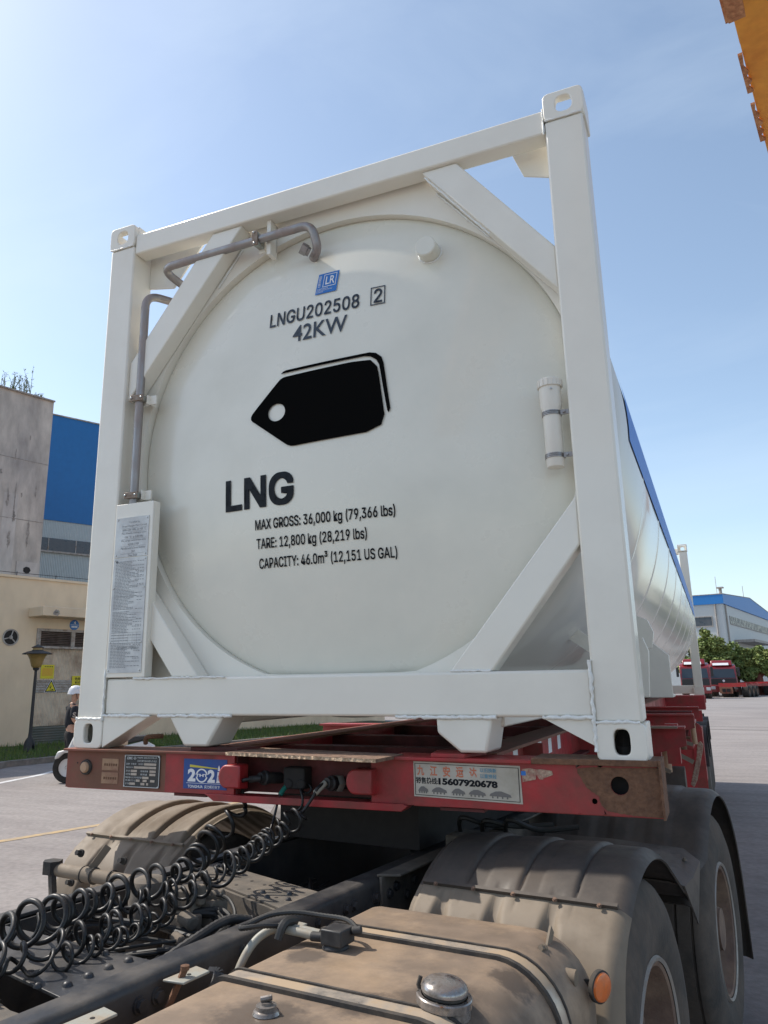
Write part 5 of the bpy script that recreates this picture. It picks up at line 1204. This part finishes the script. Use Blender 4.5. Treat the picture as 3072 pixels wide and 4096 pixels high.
def sc(P,k):
    cx=sum(p[0] for p in P)/3; cz=sum(p[1] for p in P)/3; return [(cx+(a-cx)*k,cz+(b-cz)*k) for a,b in P]
bm=B(); prism(bm,tri,'x',-.045,-.040); ws=tag(fin('warning_sign',bm,'whitestk'),'triangular yellow warning sign with a dead tree symbol on the metal band','sign'); ws.matrix_world=sgw
bm=B(); prism(bm,sc(tri,.90),'x',-.040,-.038); fin('sign_border',bm,'ink',ws); bm=B(); prism(bm,sc(tri,.70),'x',-.038,-.036); fin('sign_field',bm,'yellowp',ws)
bm=B()
for p,q in (((.50,1.63),(.505,1.74)),((.505,1.70),(.545,1.76)),((.505,1.69),(.47,1.74)),((.505,1.74),(.52,1.79))): bar(bm,(-.035,p[0],p[1]),(-.035,q[0],q[1]),.012,.003,up=(1,0,0))
prism(bm,circ(.575,1.645,.035,12,rz=.014),'x',-.036,-.034); prism(bm,rect(.44,.62,1.622,1.630),'x',-.036,-.034); fin('sign_symbol',bm,'ink',ws)
# concrete tower behind the workshop
TW=P15('concrete_tower','stained grey concrete tower block rising behind the cream workshop','building')
bm=B(); bx(bm,-12,-3,-12,1.38,0,11.85); fin('wall',bm,'tower',TW)
bm=B()
for z in (9.45,7.33): bx(bm,-3.01,-2.992,-12,1.37,z,z+.022)
bx(bm,-3.0,-2.9,-12,1.38,11.85,11.90)
fin('formwork_joint',bm,'stain',TW)
bm=B(); bx(bm,-2.999,-2.994,-.10,.40,4.9,8.2); bx(bm,-2.999,-2.994,-1.5,-.75,5,7.3); fin('concrete_patch',bm,'towerpatch',TW)
bm=B()
for k_,(y,z,w,h) in enumerate(((.28,7.85,.05,.75),(.02,8.0,.10,.4),(.16,9.6,.04,.3),(-.62,9.75,.05,.2),(.5,8.2,.06,.10),(.85,6.9,.10,.5),(.2,6.6,.12,.35),(-.9,6.2,.12,.5),(.62,10.3,.05,.12),(.3,7.4,.16,.2),(-.3,8.9,.2,.1),(1.0,8.4,.08,.3))):
    V=[(-2.99,y+w*(.55 if k_<8 else .35)*math.cos(a)*rk.uniform(.3,1.3),z+h*math.sin(a)*rk.uniform(.55,1.1)) for a in [2*PI*i/26 for i in range(26)]]; bm.faces.new([bm.verts.new(v) for v in V])
fin('damp_stain',bm,'stain',TW)
bm=B(); bx(bm,-2.99,-2.96,.55,1.38,4.9,5.9); fin('concrete_band',bm,'towerpatch',TW); bm=B(); V=[(-2.955,.92+.14*math.cos(a),5.62+.12*math.sin(a)) for a in [2*PI*i/7 for i in range(7)]]; bm.faces.new([bm.verts.new(v) for v in V]); fin('wall_hole',bm,'dark',TW)
# plants growing on the tower top
M['weed']=mat('weed_leaves',(.13,.17,.06),.7,dirt=(.2,.2,.12),scale=6,amt=.4,var=.2)
def weedplant(name,label,y,n,h,seed):
    o=P15(name,label,'plant','plants on the tower roof'); rg=random.Random(seed); bm=B()
    for k in range(n):
        a=rg.uniform(0,2*PI); l=h*rg.uniform(.4,1); lean=rg.uniform(.05,.45)*l; b0=Vector((-3.15+rg.uniform(-.1,.1),y+rg.uniform(-.35,.35)*(n/20),11.88)); tip=b0+Vector((math.cos(a)*lean,math.sin(a)*lean,l)); pts=[b0.lerp(tip,i/4)+Vector((0,0,.05*math.sin(PI*i/4))) for i in range(5)]; tube(bm,pts,[.012,.010,.008,.006,.003],4)
        for q in range(int(10*l/.5)):
            p=b0.lerp(tip,rg.uniform(.15,1)); d=Vector((rg.uniform(-1,1),rg.uniform(-1,1),rg.uniform(-.2,.8))).normalized()*rg.uniform(.05,.14); s=d.cross(Vector((0,0,1))).normalized()*rg.uniform(.008,.022)
            bm.faces.new([bm.verts.new(v) for v in (p,p+d*.5+s,p+d,p+d*.5-s)])
    f_=fin('foliage',bm,'weed',o,smooth=False,recalc=False)
weedplant('roof_plant','bushy grey-green plant clump on top of the concrete tower',-.05,26,.75,1)
weedplant('roof_plant','tall thin weed standing above the clump on the concrete tower',.52,5,1.25,2)
weedplant('roof_plant','low dry tuft near the right edge of the concrete tower top',.85,14,.28,3)
weedplant('roof_plant','small sprig at the far left of the concrete tower top',-.75,6,.35,5)
# blue factory behind
FB=thing('factory','large factory with a blue upper wall and grey sheeting behind the concrete tower','building',tuple(PB),-R_(24),local=True)
bm=B(); bx(bm,-40,-12,-8,13,0,9.35); fin('wall',bm,'greywall',FB); bm=B(); bx(bm,-40.1,-11.95,-8.1,13.1,9.35,14.5); fin('upper_wall',bm,'bluewall',FB)
bm=B(); bx(bm,-11.99,-11.94,-8,13,7.9,8.50); fw=fin('window_band',bm,'window',FB); bm=B(); bx(bm,-11.98,-11.88,-8,13,7.82,7.90); 
for k in range(16): bx(bm,-11.96,-11.92,-7.5+1.3*k,-7.46+1.3*k,7.9,8.5)
fin('window_frame',bm,'frame_w',fw)
bm=B(); bx(bm,-40.15,-11.90,-8.15,13.15,14.5,14.56); fin('roof_edge',bm,'frame_w',FB)
# ---- street lamp on the verge
LP=thing('street_lamp','black garden street lamp with a flared amber lantern on the grass verge','street lamp',(-15.18,12.92,G+.09),0,local=True)
bm=B(); lathe(bm,[(0,0),(.17,0),(.17,.03),(.13,.10),(.14,.2),(.10,.30),(.055,.36),(.045,.5),(.038,1.9),(.036,2.06),(.075,2.08),(.085,2.12),(.07,2.14),(0,2.14)],(0,0,0),(0,0,1),16)
for k in range(4): 
    a=k*PI/2+.4; prism(bm,[(.10,.0),(.24,.0),(.16,.16),(.10,.30)],'y',-.012,.012); 
fin('post',bm,'black',LP)
M['lampglass']=mat('amber_lamp_glass',(.30,.20,.07),.35,var=.1,scale=6)
bm=B(); lathe(bm,[(.10,2.14),(.13,2.18),(.155,2.26),(.185,2.36),(.235,2.46),(.29,2.50)],(0,0,0),(0,0,1),24); fin('lantern',bm,'lampglass',LP)
bm=B(); lathe(bm,[(.38,2.49),(.385,2.505),(.26,2.56),(.15,2.585),(.145,2.60)],(0,0,0),(0,0,1),24); lathe(bm,[(.145,2.66),(.16,2.665),(.15,2.68),(.07,2.72),(.02,2.745),(0,2.76)],(0,0,0),(0,0,1),24); fin('lamp_cap',bm,'black',LP)
bm=B(); lathe(bm,[(.125,2.58),(.125,2.67)],(0,0,0),(0,0,1),20); fin('lamp_collar',bm,'lampglass',LP)
# ---- person beside a scooter
def skin(name,m,chains,parent=None,sub=2):
    """chains: list of [(point,radius),...]; first point of a later chain may repeat an existing one"""
    me=bpy.data.meshes.new(name); vs=[];es=[];rs=[];idx={}
    for ch in chains:
        prev=None
        for p,r in ch:
            k=tuple(round(c,4) for c in p)
            if k not in idx: idx[k]=len(vs); vs.append(p); rs.append(r)
            if prev is not None and prev!=idx[k]: es.append((prev,idx[k]))
            prev=idx[k]
    me.from_pydata(vs,es,[]); o=bpy.data.objects.new(name,me); COL.objects.link(o)
    if parent is not None: adopt(o,parent)
    me.materials.append(M[m]); s=o.modifiers.new('skin','SKIN'); s.use_smooth_shade=True; s.branch_smoothing=.4
    for i,r in enumerate(rs):
        sv=me.skin_vertices[0].data[i]; sv.radius=(r if isinstance(r,tuple) else (r,r)); 
    me.skin_vertices[0].data[0].use_root=True
    if sub: q=o.modifiers.new('sub','SUBSURF'); q.levels=sub; q.render_levels=sub
    return o
M['skin']=mat('skin',(.46,.26,.18),.55); M['shirt']=mat('black_tee',(.014,.015,.02),.85,var=.1,scale=8); M['trouser']=mat('black_trousers',(.010,.010,.012),.85); M['helmet']=mat('white_helmet',(.68,.69,.72),.3,coat=.4); M['scoot']=mat('white_scooter',(.62,.60,.58),.35,coat=.3)
# local frame: x forward (the way the person faces), z up
PE=thing('person','person in a black tee and white helmet standing by a scooter beyond the container corner','person',(-10.06,9.08,G),R_(55),local=True)
skin('body','skin',[[((0,0,.92),.12),((0,0,1.08),.115),((.01,0,1.24),.13),((.0,0,1.34),.10),((.01,0,1.42),.052),((.035,0,1.50),.078),((.045,0,1.58),.082),((.04,0,1.64),.05)],
  [((.0,0,1.34),.10),((0,-.17,1.33),.055),((-.02,-.21,1.12),.042),((.10,-.19,.98),.034),((.24,-.13,.99),.028),((.30,-.11,1.0),.024)],[((.30,-.11,1.0),.024),((.36,-.12,1.0),.010)],[((.30,-.11,1.0),.024),((.365,-.10,.995),.010)],[((.30,-.11,1.0),.024),((.36,-.085,.99),.010)],
  [((.0,0,1.34),.10),((0,.17,1.33),.055),((.0,.21,1.12),.042),((.12,.19,.98),.034),((.24,.14,1.0),.028)],
  [((0,0,.92),.12),((.0,-.09,.82),.085),((.03,-.10,.46),.052),((0,-.10,.09),.038),((.12,-.11,.03),.035)],[((0,0,.92),.12),((.0,.09,.82),.085),((.03,.10,.46),.052),((0,.10,.09),.038),((.12,.11,.03),.035)]],PE)
skin('shirt','shirt',[[((0,0,.90),(.135,.125)),((0,0,1.08),.14),((.01,0,1.24),.155),((.0,0,1.345),.12),((.008,0,1.40),.068)],[((.0,0,1.345),.12),((0,-.175,1.335),.078),((-.01,-.215,1.18),.075),((-.015,-.22,1.12),.072)],[((.0,0,1.345),.12),((0,.175,1.335),.078),((-.0,.215,1.18),.075),((.0,.22,1.12),.072)]],PE)
skin('trousers','trouser',[[((0,0,.95),(.14,.13)),((0,0,.86),.13),((.0,-.10,.74),.105),((.03,-.105,.46),.078),((.0,-.10,.10),.065)],[((0,0,.86),.13),((.0,.10,.74),.105),((.03,.105,.46),.078),((.0,.10,.10),.065)]],PE)
bm=B(); lathe(bm,[(.135,0),(.130,.01),(.128,.03),(.118,.08),(.088,.125),(.045,.148),(0,.153)],(.035,0,1.585),(.06,0,1),28)
for v in bm.verts:
    v.co.x=.035+(v.co.x-.035)*1.12
    if v.co.z<1.60 and v.co.x<0: v.co.z-=.02
h_=fin('helmet',bm,'helmet',PE); s=h_.modifiers.new('s','SOLIDIFY'); s.thickness=.012
bm=B(); tube(bm,[(.03,-.112,1.60),(.06,-.085,1.49),(.075,0,1.47),(.06,.085,1.49),(.03,.112,1.60)],.008,6); fin('chin_strap',bm,'black',PE)
bm=B(); lathe(bm,[(0,.012),(.012,.008),(.014,0)],(.125,-.03,1.555),(1,0,0),10); lathe(bm,[(0,.012),(.012,.008),(.014,0)],(.125,.03,1.555),(1,0,0),10); fin('eyes',bm,'dark',PE)
bm=B(); tube(bm,[(.118,0,1.57),(.145,0,1.535),(.125,0,1.525)],[.010,.014,.012],8); fin('nose',bm,'skin',PE)
for sg_ in (-1,1):
    bm=B(); tube(bm,[(-.05,sg_*.10,.05),(.04,sg_*.105,.055),(.15,sg_*.11,.04),(.19,sg_*.11,.035)],[.045,.05,.045,.03],10); fin('shoe',bm,'helmet',PE)
bm=B(); v,f_=tri2d('S',-.035,.03,1.14,1.24,bold=.04); flat(bm,v,f_,lambda a,b:(a-.01,-.296,b)); fin('sleeve_print',bm,'frame_w',PE,smooth=False,recalc=False)
SCO=thing('scooter','white motor scooter whose front wheel shows left of the red beam','scooter',(-9.06,8.89,G),R_(115),local=True)
# local y = forward towards the viewer's left; the wheels stand in the y-z plane
def swheel(y):
    bm=B(); tyre_mesh(bm,-.05,.05,.27,(0,y,.27),rr=.16,n=36); w=fin('wheel',bm,'tread',SCO); bm=B(); lathe(bm,[(.165,-.03),(.15,-.02),(.05,-.02),(.05,.02),(.15,.02),(.165,.03)],(0,y,.27),(1,0,0),24)
    for k in range(6): a=k*PI/3; bar(bm,(0,y,.27),(0,y+.155*math.cos(a),.27+.155*math.sin(a)),.03,.02,up=(1,0,0))
    fin('rim',bm,'scoot',w)
swheel(.62); swheel(-.62)
bm=B(); V=[(y,z) for y,z in ((.85,.42),(.80,.56),(.62,.60),(.48,.95),(.40,1.0),(.36,.72),(.28,.34),(-.15,.30),(-.22,.60),(-.75,.72),(-.95,.62),(-.85,.48),(-.45,.38),(-.35,.24),(.35,.24),(.45,.42),(.55,.54),(.68,.53),(.78,.44))]
lo=[bm.verts.new((-.13 if z<.9 else -.08,y,z)) for y,z in V]; hi=[bm.verts.new((.13 if z<.9 else .08,y,z)) for y,z in V]
bm.faces.new(lo); bm.faces.new(hi[::-1])
for i in range(len(V)): bm.faces.new((lo[i],hi[i],hi[(i+1)%len(V)],lo[(i+1)%len(V)]))
fin('body',bm,'scoot',SCO,bev=.03)
bm=B(); prism(bm,[(-.82,.74),(-.25,.64),(-.2,.72),(-.5,.82),(-.85,.82)],'x',-.12,.12); fin('seat',bm,'black',SCO,bev=.03)
bm=B(); tube(bm,[(-.33,.34,1.04),(-.2,.42,1.06),(0,.44,1.02),(.2,.42,1.06),(.33,.34,1.04)],.016,8); tube(bm,[(0,.44,1.0),(0,.62,.3)],.025,8); fin('handlebar',bm,'black',SCO)
bm=B(); lathe(bm,[(0,.03),(.06,.02),(.075,0)],(0,.52,.92),(0,1,-.1),20); fin('headlight',bm,'chrome',SCO)
# ================================================================ RIGHT BACKGROUND
FR=thing('factory','distant white factory hall with a blue roof band beyond the parked red trucks','building',(3.47,130,G),-R_(11),local=True)
M['hallwall']=corr((.50,.52,.52),.55,'white_sheet',.9,1,depth=.3)
# local y runs along the gable face away from the corner, the hall lies on the -x side
bm=B(); prism(bm,[(0,0),(50,0),(50,13.1),(25,13.6),(0,13.1)],'x',-60,0); fin('wall',bm,'hallwall',FR)
bm=B(); prism(bm,[(-.25,13.05),(50.2,13.05),(50.2,14.35),(25,15.85),(-.25,14.5)],'x',-60.2,.25); fin('roof_band',bm,'bluewall2',FR)
bm=B(); prism(bm,[(-.3,14.5),(25,15.85),(50.3,14.35),(50.3,14.47),(25,15.97),(-.3,14.62)],'x',-60.3,.3); rf=fin('roof',bm,'frame_w',FR); bm=B(); cyl(bm,(-1,5.5,14.8),(-1,5.5,16.0),.25,14); bx(bm,-1.5,-.5,5.0,6.0,16.0,16.2); fin('roof_vent',bm,'frame_w',rf); bm=B(); cyl(bm,(-1,2.5,14.7),(-1,2.5,17.6),.04,6); cyl(bm,(-1,27,15.8),(-1,27,18.4),.05,6); fin('lightning_rod',bm,'frame_w',rf)
bm=B(); bx(bm,-.02,.06,4.6,48,10.22,11.45); w_=fin('window_band',bm,'window',FR); bm=B(); 
for k in range(27): bx(bm,.0,.09,4.6+1.65*k,4.70+1.65*k,10.22,11.45)
bx(bm,.0,.12,4.5,48,10.12,10.22); fin('window_frame',bm,'frame_w',w_)
bm=B(); bx(bm,0,3.0,6.5,26,7.35,7.75); fin('canopy',bm,'frame_w',FR)
bm=B(); cyl(bm,(.15,1.6,0),(.15,1.6,13),.12,10); fin('downpipe',bm,'frame_w',FR)
bm=B(); bx(bm,-4.6,-1.75,-.06,.02,9.75,11.1); w_=fin('window',bm,'window',FR); bm=B()
for q in ((-4.7,-1.65,11.1,11.25),(-4.7,-1.65,9.6,9.75),(-4.7,-4.6,9.75,11.1),(-1.75,-1.65,9.75,11.1)): bx(bm,q[0],q[1],-.12,.0,q[2],q[3])
fin('window_frame',bm,'frame_w',w_)
bm=B(); cyl(bm,(-1.05,-.16,0),(-1.05,-.16,13.0),.12,10); fin('downpipe',bm,'frame_w',FR)
# boundary wall under the trees and hedge
bm=B(); box(bm,(2,110,G),(40,110.3,G+2.2)); for_w=tag(fin('boundary_wall',bm,'hallwall'),'low pale wall running behind the trees at the far side of the yard','wall')
M['leafA']=mat('tree_leaves',(.17,.235,.07),.6,dirt=(.26,.29,.085),scale=.55,amt=.55,var=.35); M['leafC']=mat('tree_leaves_mid',(.15,.22,.07),.6,dirt=(.22,.26,.08),scale=.5,amt=.5,var=.3); M['leafB']=mat('tree_leaves_dark',(.05,.09,.04),.65,dirt=(.06,.09,.035),scale=.6,amt=.5,var=.3); M['bark']=mat('bark',(.12,.075,.055),.9,var=.2); M['trunkred']=mat('red_brown_trunk',(.22,.075,.06),.9,var=.2)
def tree(loc,h,blobs,seed,label,m='leafA',bark='bark',leaf=.24,n=10500,tr=.22,th=None):
    t=thing('tree',label,'tree',loc,0,'trees at the edge of the yard',local=True); rg=random.Random(seed); bm=B()
    tot=sum(b[3]**2 for b in blobs)
    for (bx_,by_,bz_,br) in blobs:
        k=int(n*br*br/tot); subs=[(Vector((rg.gauss(0,1),rg.gauss(0,1),rg.gauss(0,.8))).normalized()*br*rg.uniform(.35,.85),br*rg.uniform(.22,.42)) for _ in range(16)]
        for _ in range(k):
            c,sr=rg.choice(subs); d=Vector((rg.gauss(0,1),rg.gauss(0,1),rg.gauss(0,1))).normalized(); p=Vector((bx_,by_,bz_))+c+d*sr*rg.uniform(.5,1.05)
            a=Vector((rg.uniform(-1,1),rg.uniform(-1,1),rg.uniform(-.5,.5))).normalized()*leaf*rg.uniform(.5,1); b=a.cross(Vector((rg.uniform(-1,1),rg.uniform(-1,1),rg.uniform(.2,1)))).normalized()*leaf*.45
            bm.faces.new([bm.verts.new(v) for v in (p-a,p+b,p+a,p-b)])
    fin('crown',bm,m,t,smooth=False,recalc=False)
    bm=B(); top=blobs[0]; hh=th or top[2]; tube(bm,[(0,0,0),(.05,0,hh*.3),(0,.05,hh*.62),(top[0]*.5,top[1]*.5,hh)],[tr*1.3,tr,tr*.8,tr*.35],10)
    for b in blobs: tube(bm,[(0,0,hh*.45),((b[0])*.5,b[1]*.5,(hh*.45+b[2])*.5+.2),(b[0],b[1],b[2])],[tr*.5,tr*.35,tr*.12],7)
    fin('trunk',bm,bark,t)
tree((1.2,88,G),6.5,[(-.2,0,5.1,1.6),(-1.6,.3,4.9,1.5),(.9,0,4.2,1.1),(.2,-.5,3.4,1.7),(-2.2,0,3.2,1.6)],1,'round light-green tree behind the two parked truck cabs')
tree((3.4,90,G),5.6,[(0,0,4.0,1.7),(.6,0,3.0,1.6),(-.5,.2,3.1,1.5),(.8,0,2.1,1.2)],2,'rounded green tree just right of the second truck cab','leafC')
tree((5.45,90,G),4.9,[(-.9,0,3.8,1.3),(.6,0,3.2,1.5),(-.4,0,2.5,1.2),(1.3,0,2.4,1.2),(.1,.3,4.2,1.1)],3,'green tree with a thick red-brown trunk between the red trailers',bark='trunkred',tr=.42)
tree((8.6,92,G),5.2,[(0,0,3.9,1.4),(-.6,0,3.2,1.1),(1.0,0,3.0,1.4),(0,0,2.7,1.2)],4,'green tree at the right edge with two slim dark trunks',tr=.18)
tree((11.4,118,G),8.6,[(0,0,6.6,2.2),(-1.4,0,6.2,1.5),(1.5,0,5.6,1.8),(-.3,0,5.0,1.8)],5,'dark green tree before the factory at the right edge','leafB')
# trees off to the right whose reflection shows in the tank side
for i,(x,y,s) in enumerate(((26,2,1.1),(27,9,1.3),(29,16,1.2),(31,24,1.35),(33,33,1.3))):
    pass
# hedge
bm=B(); rg=random.Random(9)
for _ in range(3000):
    p=Vector((rg.uniform(7,24),rg.uniform(104,106),G+rg.uniform(.02,.75))); a=Vector((rg.uniform(-1,1),rg.uniform(-1,1),rg.uniform(-.5,.5))).normalized()*.2; b=a.cross(Vector((0,rg.uniform(-1,1),1))).normalized()*.09; bm.faces.new([bm.verts.new(v) for v in (p-a,p+b,p+a,p-b)])
tag(fin('hedge',bm,'leafA',smooth=False,recalc=False),'low clipped green hedge at the right edge beyond the last trailer','hedge')
# ---- parked trucks
M['cabred']=mat('red_cab_paint',(.22,.015,.018),.3,coat=.5,var=.05,scale=2); M['glass']=mat('cab_glass',(.03,.04,.05),.08,coat=.5); M['grille']=mat('grille_black',(.02,.02,.022),.4)
def truck(name,label,loc,rz,sign=True,white=False):
    """tractor cab facing local -y, with a red skeletal trailer behind it"""
    t=thing(name,label,'truck',loc,rz,'red trucks parked across the yard',local=True)
    P=[(-1.05,.55),(-1.12,1.3),(-1.02,1.75),(-.78,2.75),(-.55,2.95),(.95,3.15),(1.0,.75),(.55,.75),(.5,.5)]
    bm=B(); lo=[bm.verts.new((-1.22,a,b)) for a,b in P]; hi=[bm.verts.new((1.22,a,b)) for a,b in P]; bm.faces.new(lo); bm.faces.new(hi[::-1])
    for i in range(len(P)): bm.faces.new((lo[i],hi[i],hi[(i+1)%len(P)],lo[(i+1)%len(P)]))
    bd=fin('cab_body',bm,'cabred',t,bev=.06)
    bm=B(); V=[(-1.08,-1.045,1.78),(1.08,-1.045,1.78),(1.02,-.80,2.66),(-1.02,-.80,2.66)]; v=[bm.verts.new(p) for p in V]; bm.faces.new(v); fin('windscreen',bm,'glass',t)
    bm=B(); bx(bm,-1.12,1.12,-1.17,-1.08,1.18,1.72); fin('grille',bm,'grille',t,bev=.02)
    bm=B(); lathe(bm,[(0,.03),(.10,.02),(.12,0)],(0,-1.16,1.5),(0,-1,0),16); fin('grille_emblem',bm,'whitestk',t)
    bm=B(); bx(bm,-1.22,1.22,-1.28,-.95,.45,1.10); bpr=fin('bumper',bm,'cabred',t,bev=.05)
    for s in (-1,1):
        bm=B(); bx(bm,s*.98-.17,s*.98+.17,-1.30,-1.26,.72,.98); fin('headlight',bm,'plate',t,bev=.02)
        bm=B(); x0,x1=sorted((s*1.30,s*1.52)); bx(bm,x0,x1,-1.0,-.9,1.9,2.75); bar(bm,(s*1.2,-.8,2.7),(s*1.4,-.95,2.7),.04,.04); fin('mirror',bm,'grille',t,bev=.03)
        bm=B(); q=[bm.verts.new(p) for p in ((s*1.23,-.72,1.8),(s*1.23,.35,1.8),(s*1.23,.35,2.6),(s*1.23,-.55,2.6))]; bm.faces.new(q); fin('side_window',bm,'glass',t)
        bm=B(); q=[bm.verts.new(p) for p in ((s*1.232,-.9,1.3),(s*1.232,.9,1.75),(s*1.232,.9,1.9),(s*1.232,-.9,1.5))]; bm.faces.new(q); fin('side_stripe',bm,'whitestk',t)
    bm=B(); bx(bm,-.95,.95,-.72,.75,2.95,3.45); 
    for v in bm.verts:
        if v.co.z>3.3 and v.co.y<0: v.co.y+=.35
    wf=fin('wind_deflector',bm,'cabred',t,bev=.08)
    bm=B(); q=[bm.verts.new(p) for p in ((-.80,-.76,2.98),(.62,-.76,2.98),(.62,-.60,3.20),(-.80,-.60,3.20))]; bm.faces.new(q); fin('roof_sign',bm,'whitestk',wf)
    bm=B(); bx(bm,-.45,.45,1.0,11.5,.85,1.1); bx(bm,-1.2,1.2,11.0,11.5,1.1,1.3); bx(bm,-1.2,1.2,3.0,3.3,1.2,1.35); bx(bm,-1.0,1.0,6.5,6.8,1.1,1.3); fin('trailer_frame',bm,'darkred',t)
    ws=[(-.25,1),(2.6,2),(3.9,2),(8,2),(9.3,2),(10.6,2)]
    for y,k in ws:
        for s in (-1,1):
            bm=B(); tyre_mesh(bm,*sorted((s*1.2,s*(.92 if k==1 else .6))),.52,(0,y,.52),n=28); w=fin('wheel',bm,'tyre',t); bm=B(); lathe(bm,[(.29,s*1.19),(.25,s*1.1),(.1,s*1.1),(.1,s*1.16),(0,s*1.16)],(0,y,.52),(1,0,0),20); fin('rim',bm,'rim',w)
    bm=B(); bx(bm,-1.2,-.75,.9,2.0,.45,.95); fin('fuel_tank',bm,'plate',t,bev=.08)
    return t
truck('parked_truck','red truck cab seen through the rear frame of the tank container',(-.35,74.3,G),R_(2))
truck('parked_truck','red truck with a white sign on its cab roof, right of the container',(1.95,82.5,G),R_(3))
def rearchassis(label,loc,rz):
    t=thing('parked_trailer',label,'trailer',loc,rz,'empty red trailers parked across the yard',local=True)
    bm=B(); bx(bm,-.5,.5,-1,9,.95,1.2); bx(bm,-1.2,1.2,-1.2,-.9,.95,1.3); bx(bm,-1.2,1.2,2.4,2.7,1.2,1.35); bx(bm,-1.2,1.2,7,7.3,1.2,1.35); bx(bm,-1.2,-1.1,-.9,2.6,1.15,1.28); fin('frame',bm,'red',t)
    bm=B(); bx(bm,-1.15,.0,-1.22,-1.1,.35,.95); fin('rear_panel',bm,'redbrown',t); bm=B()
    for x in (-.75,-.35): bx(bm,x-.15,x+.15,-1.26,-1.22,.5,.8)
    fin('panel_opening',bm,'grille',t)
    for y in (-.2,1.1,2.4):
        for s in (-1,1):
            bm=B(); tyre_mesh(bm,*sorted((s*1.2,s*.6)),.52,(0,y,.52),n=28); w=fin('wheel',bm,'tread',t); bm=B(); lathe(bm,[(.29,s*1.19),(.25,s*1.1),(0,s*1.1)],(0,y,.52),(1,0,0),20); fin('rim',bm,'rim',w)
rearchassis('empty red trailer chassis parked just right of the truck with the roof sign',(3.0,79.6,G),R_(-17))
rearchassis('farthest empty red trailer chassis, under the red-trunked tree',(5.3,89.5,G),R_(-17))
# ---- crane girder over the yard
M['craneo']=mat('orange_crane_paint',(.80,.34,.035),.5,dirt=(.62,.22,.04),scale=1.3,amt=.4,var=.08); M['cranerust']=mat('rusty_rack',(.33,.13,.06),.85,dirt=(.55,.28,.14),scale=9,amt=.5,var=.2,bump=.4)
CA=R_(10.1); CR=thing('gantry_crane','orange gantry crane girder with a rusty toothed rack overhead at the upper right','crane',(2.5,5.76,8.0),-CA,local=True)
# local y along the girder (away), local x to the right
bm=B(); bx(bm,-.02,2.2,.70,38,.0,1.6); fin('girder',bm,'craneo',CR)
bm=B(); bx(bm,-.02,2.4,-6,.695,-.05,1.9); fin('girder',bm,'craneo',CR)
def rack(y0,y1,seed):
    rg=random.Random(seed); y=y1; P=[(-.075,y0),(-.075,y1),(.0,y1)]
    while y>y0+.2:
        P+=[(rg.uniform(.0,.02),y-.03),(rg.uniform(-.05,-.035),y-.16*rg.uniform(.8,1.1))]; y-=.2
    P+=[(-.02,y0)]; bm=B(); prism(bm,P[::-1],'z',-.05,-.015); return fin('toothed_rack',bm,'cranerust',CR)
rack(.9,1.69,3); rack(1.95,2.86,4)
bm=B(); bx(bm,-.10,.02,-3,.10,-.20,-.04); bx(bm,-.06,.12,-3,-.02,-.32,-.16); fin('rail_clamp',bm,'cranerust',CR)
bm=B(); 
for (y,x,w,h) in ((1.75,.55,.30,.10),(2.1,.75,.35,.07),(2.9,.5,.2,.12),(-.35,.12,.10,.10)):
    V=[(x+w*math.cos(a)*rk.uniform(.6,1.1),y+h*math.sin(a)*rk.uniform(.6,1.1),(-.004 if y>.7 else -.054)) for a in [2*PI*i/14 for i in range(14)]]; bm.faces.new([bm.verts.new(v) for v in V])
fin('rust_stain',bm,'cranerust',CR)
for y in (-30,34):
    bm=B(); bar(bm,(9.5,y,-9.43),(2.2,y,.5),.8,.8,up=(0,1,0)); 
    if y>0: fin('leg',bm,'craneo',CR)
bm=B(); bx(bm,.4,2.2,-30,-6,.0,1.6); fin('girder',bm,'craneo',CR)
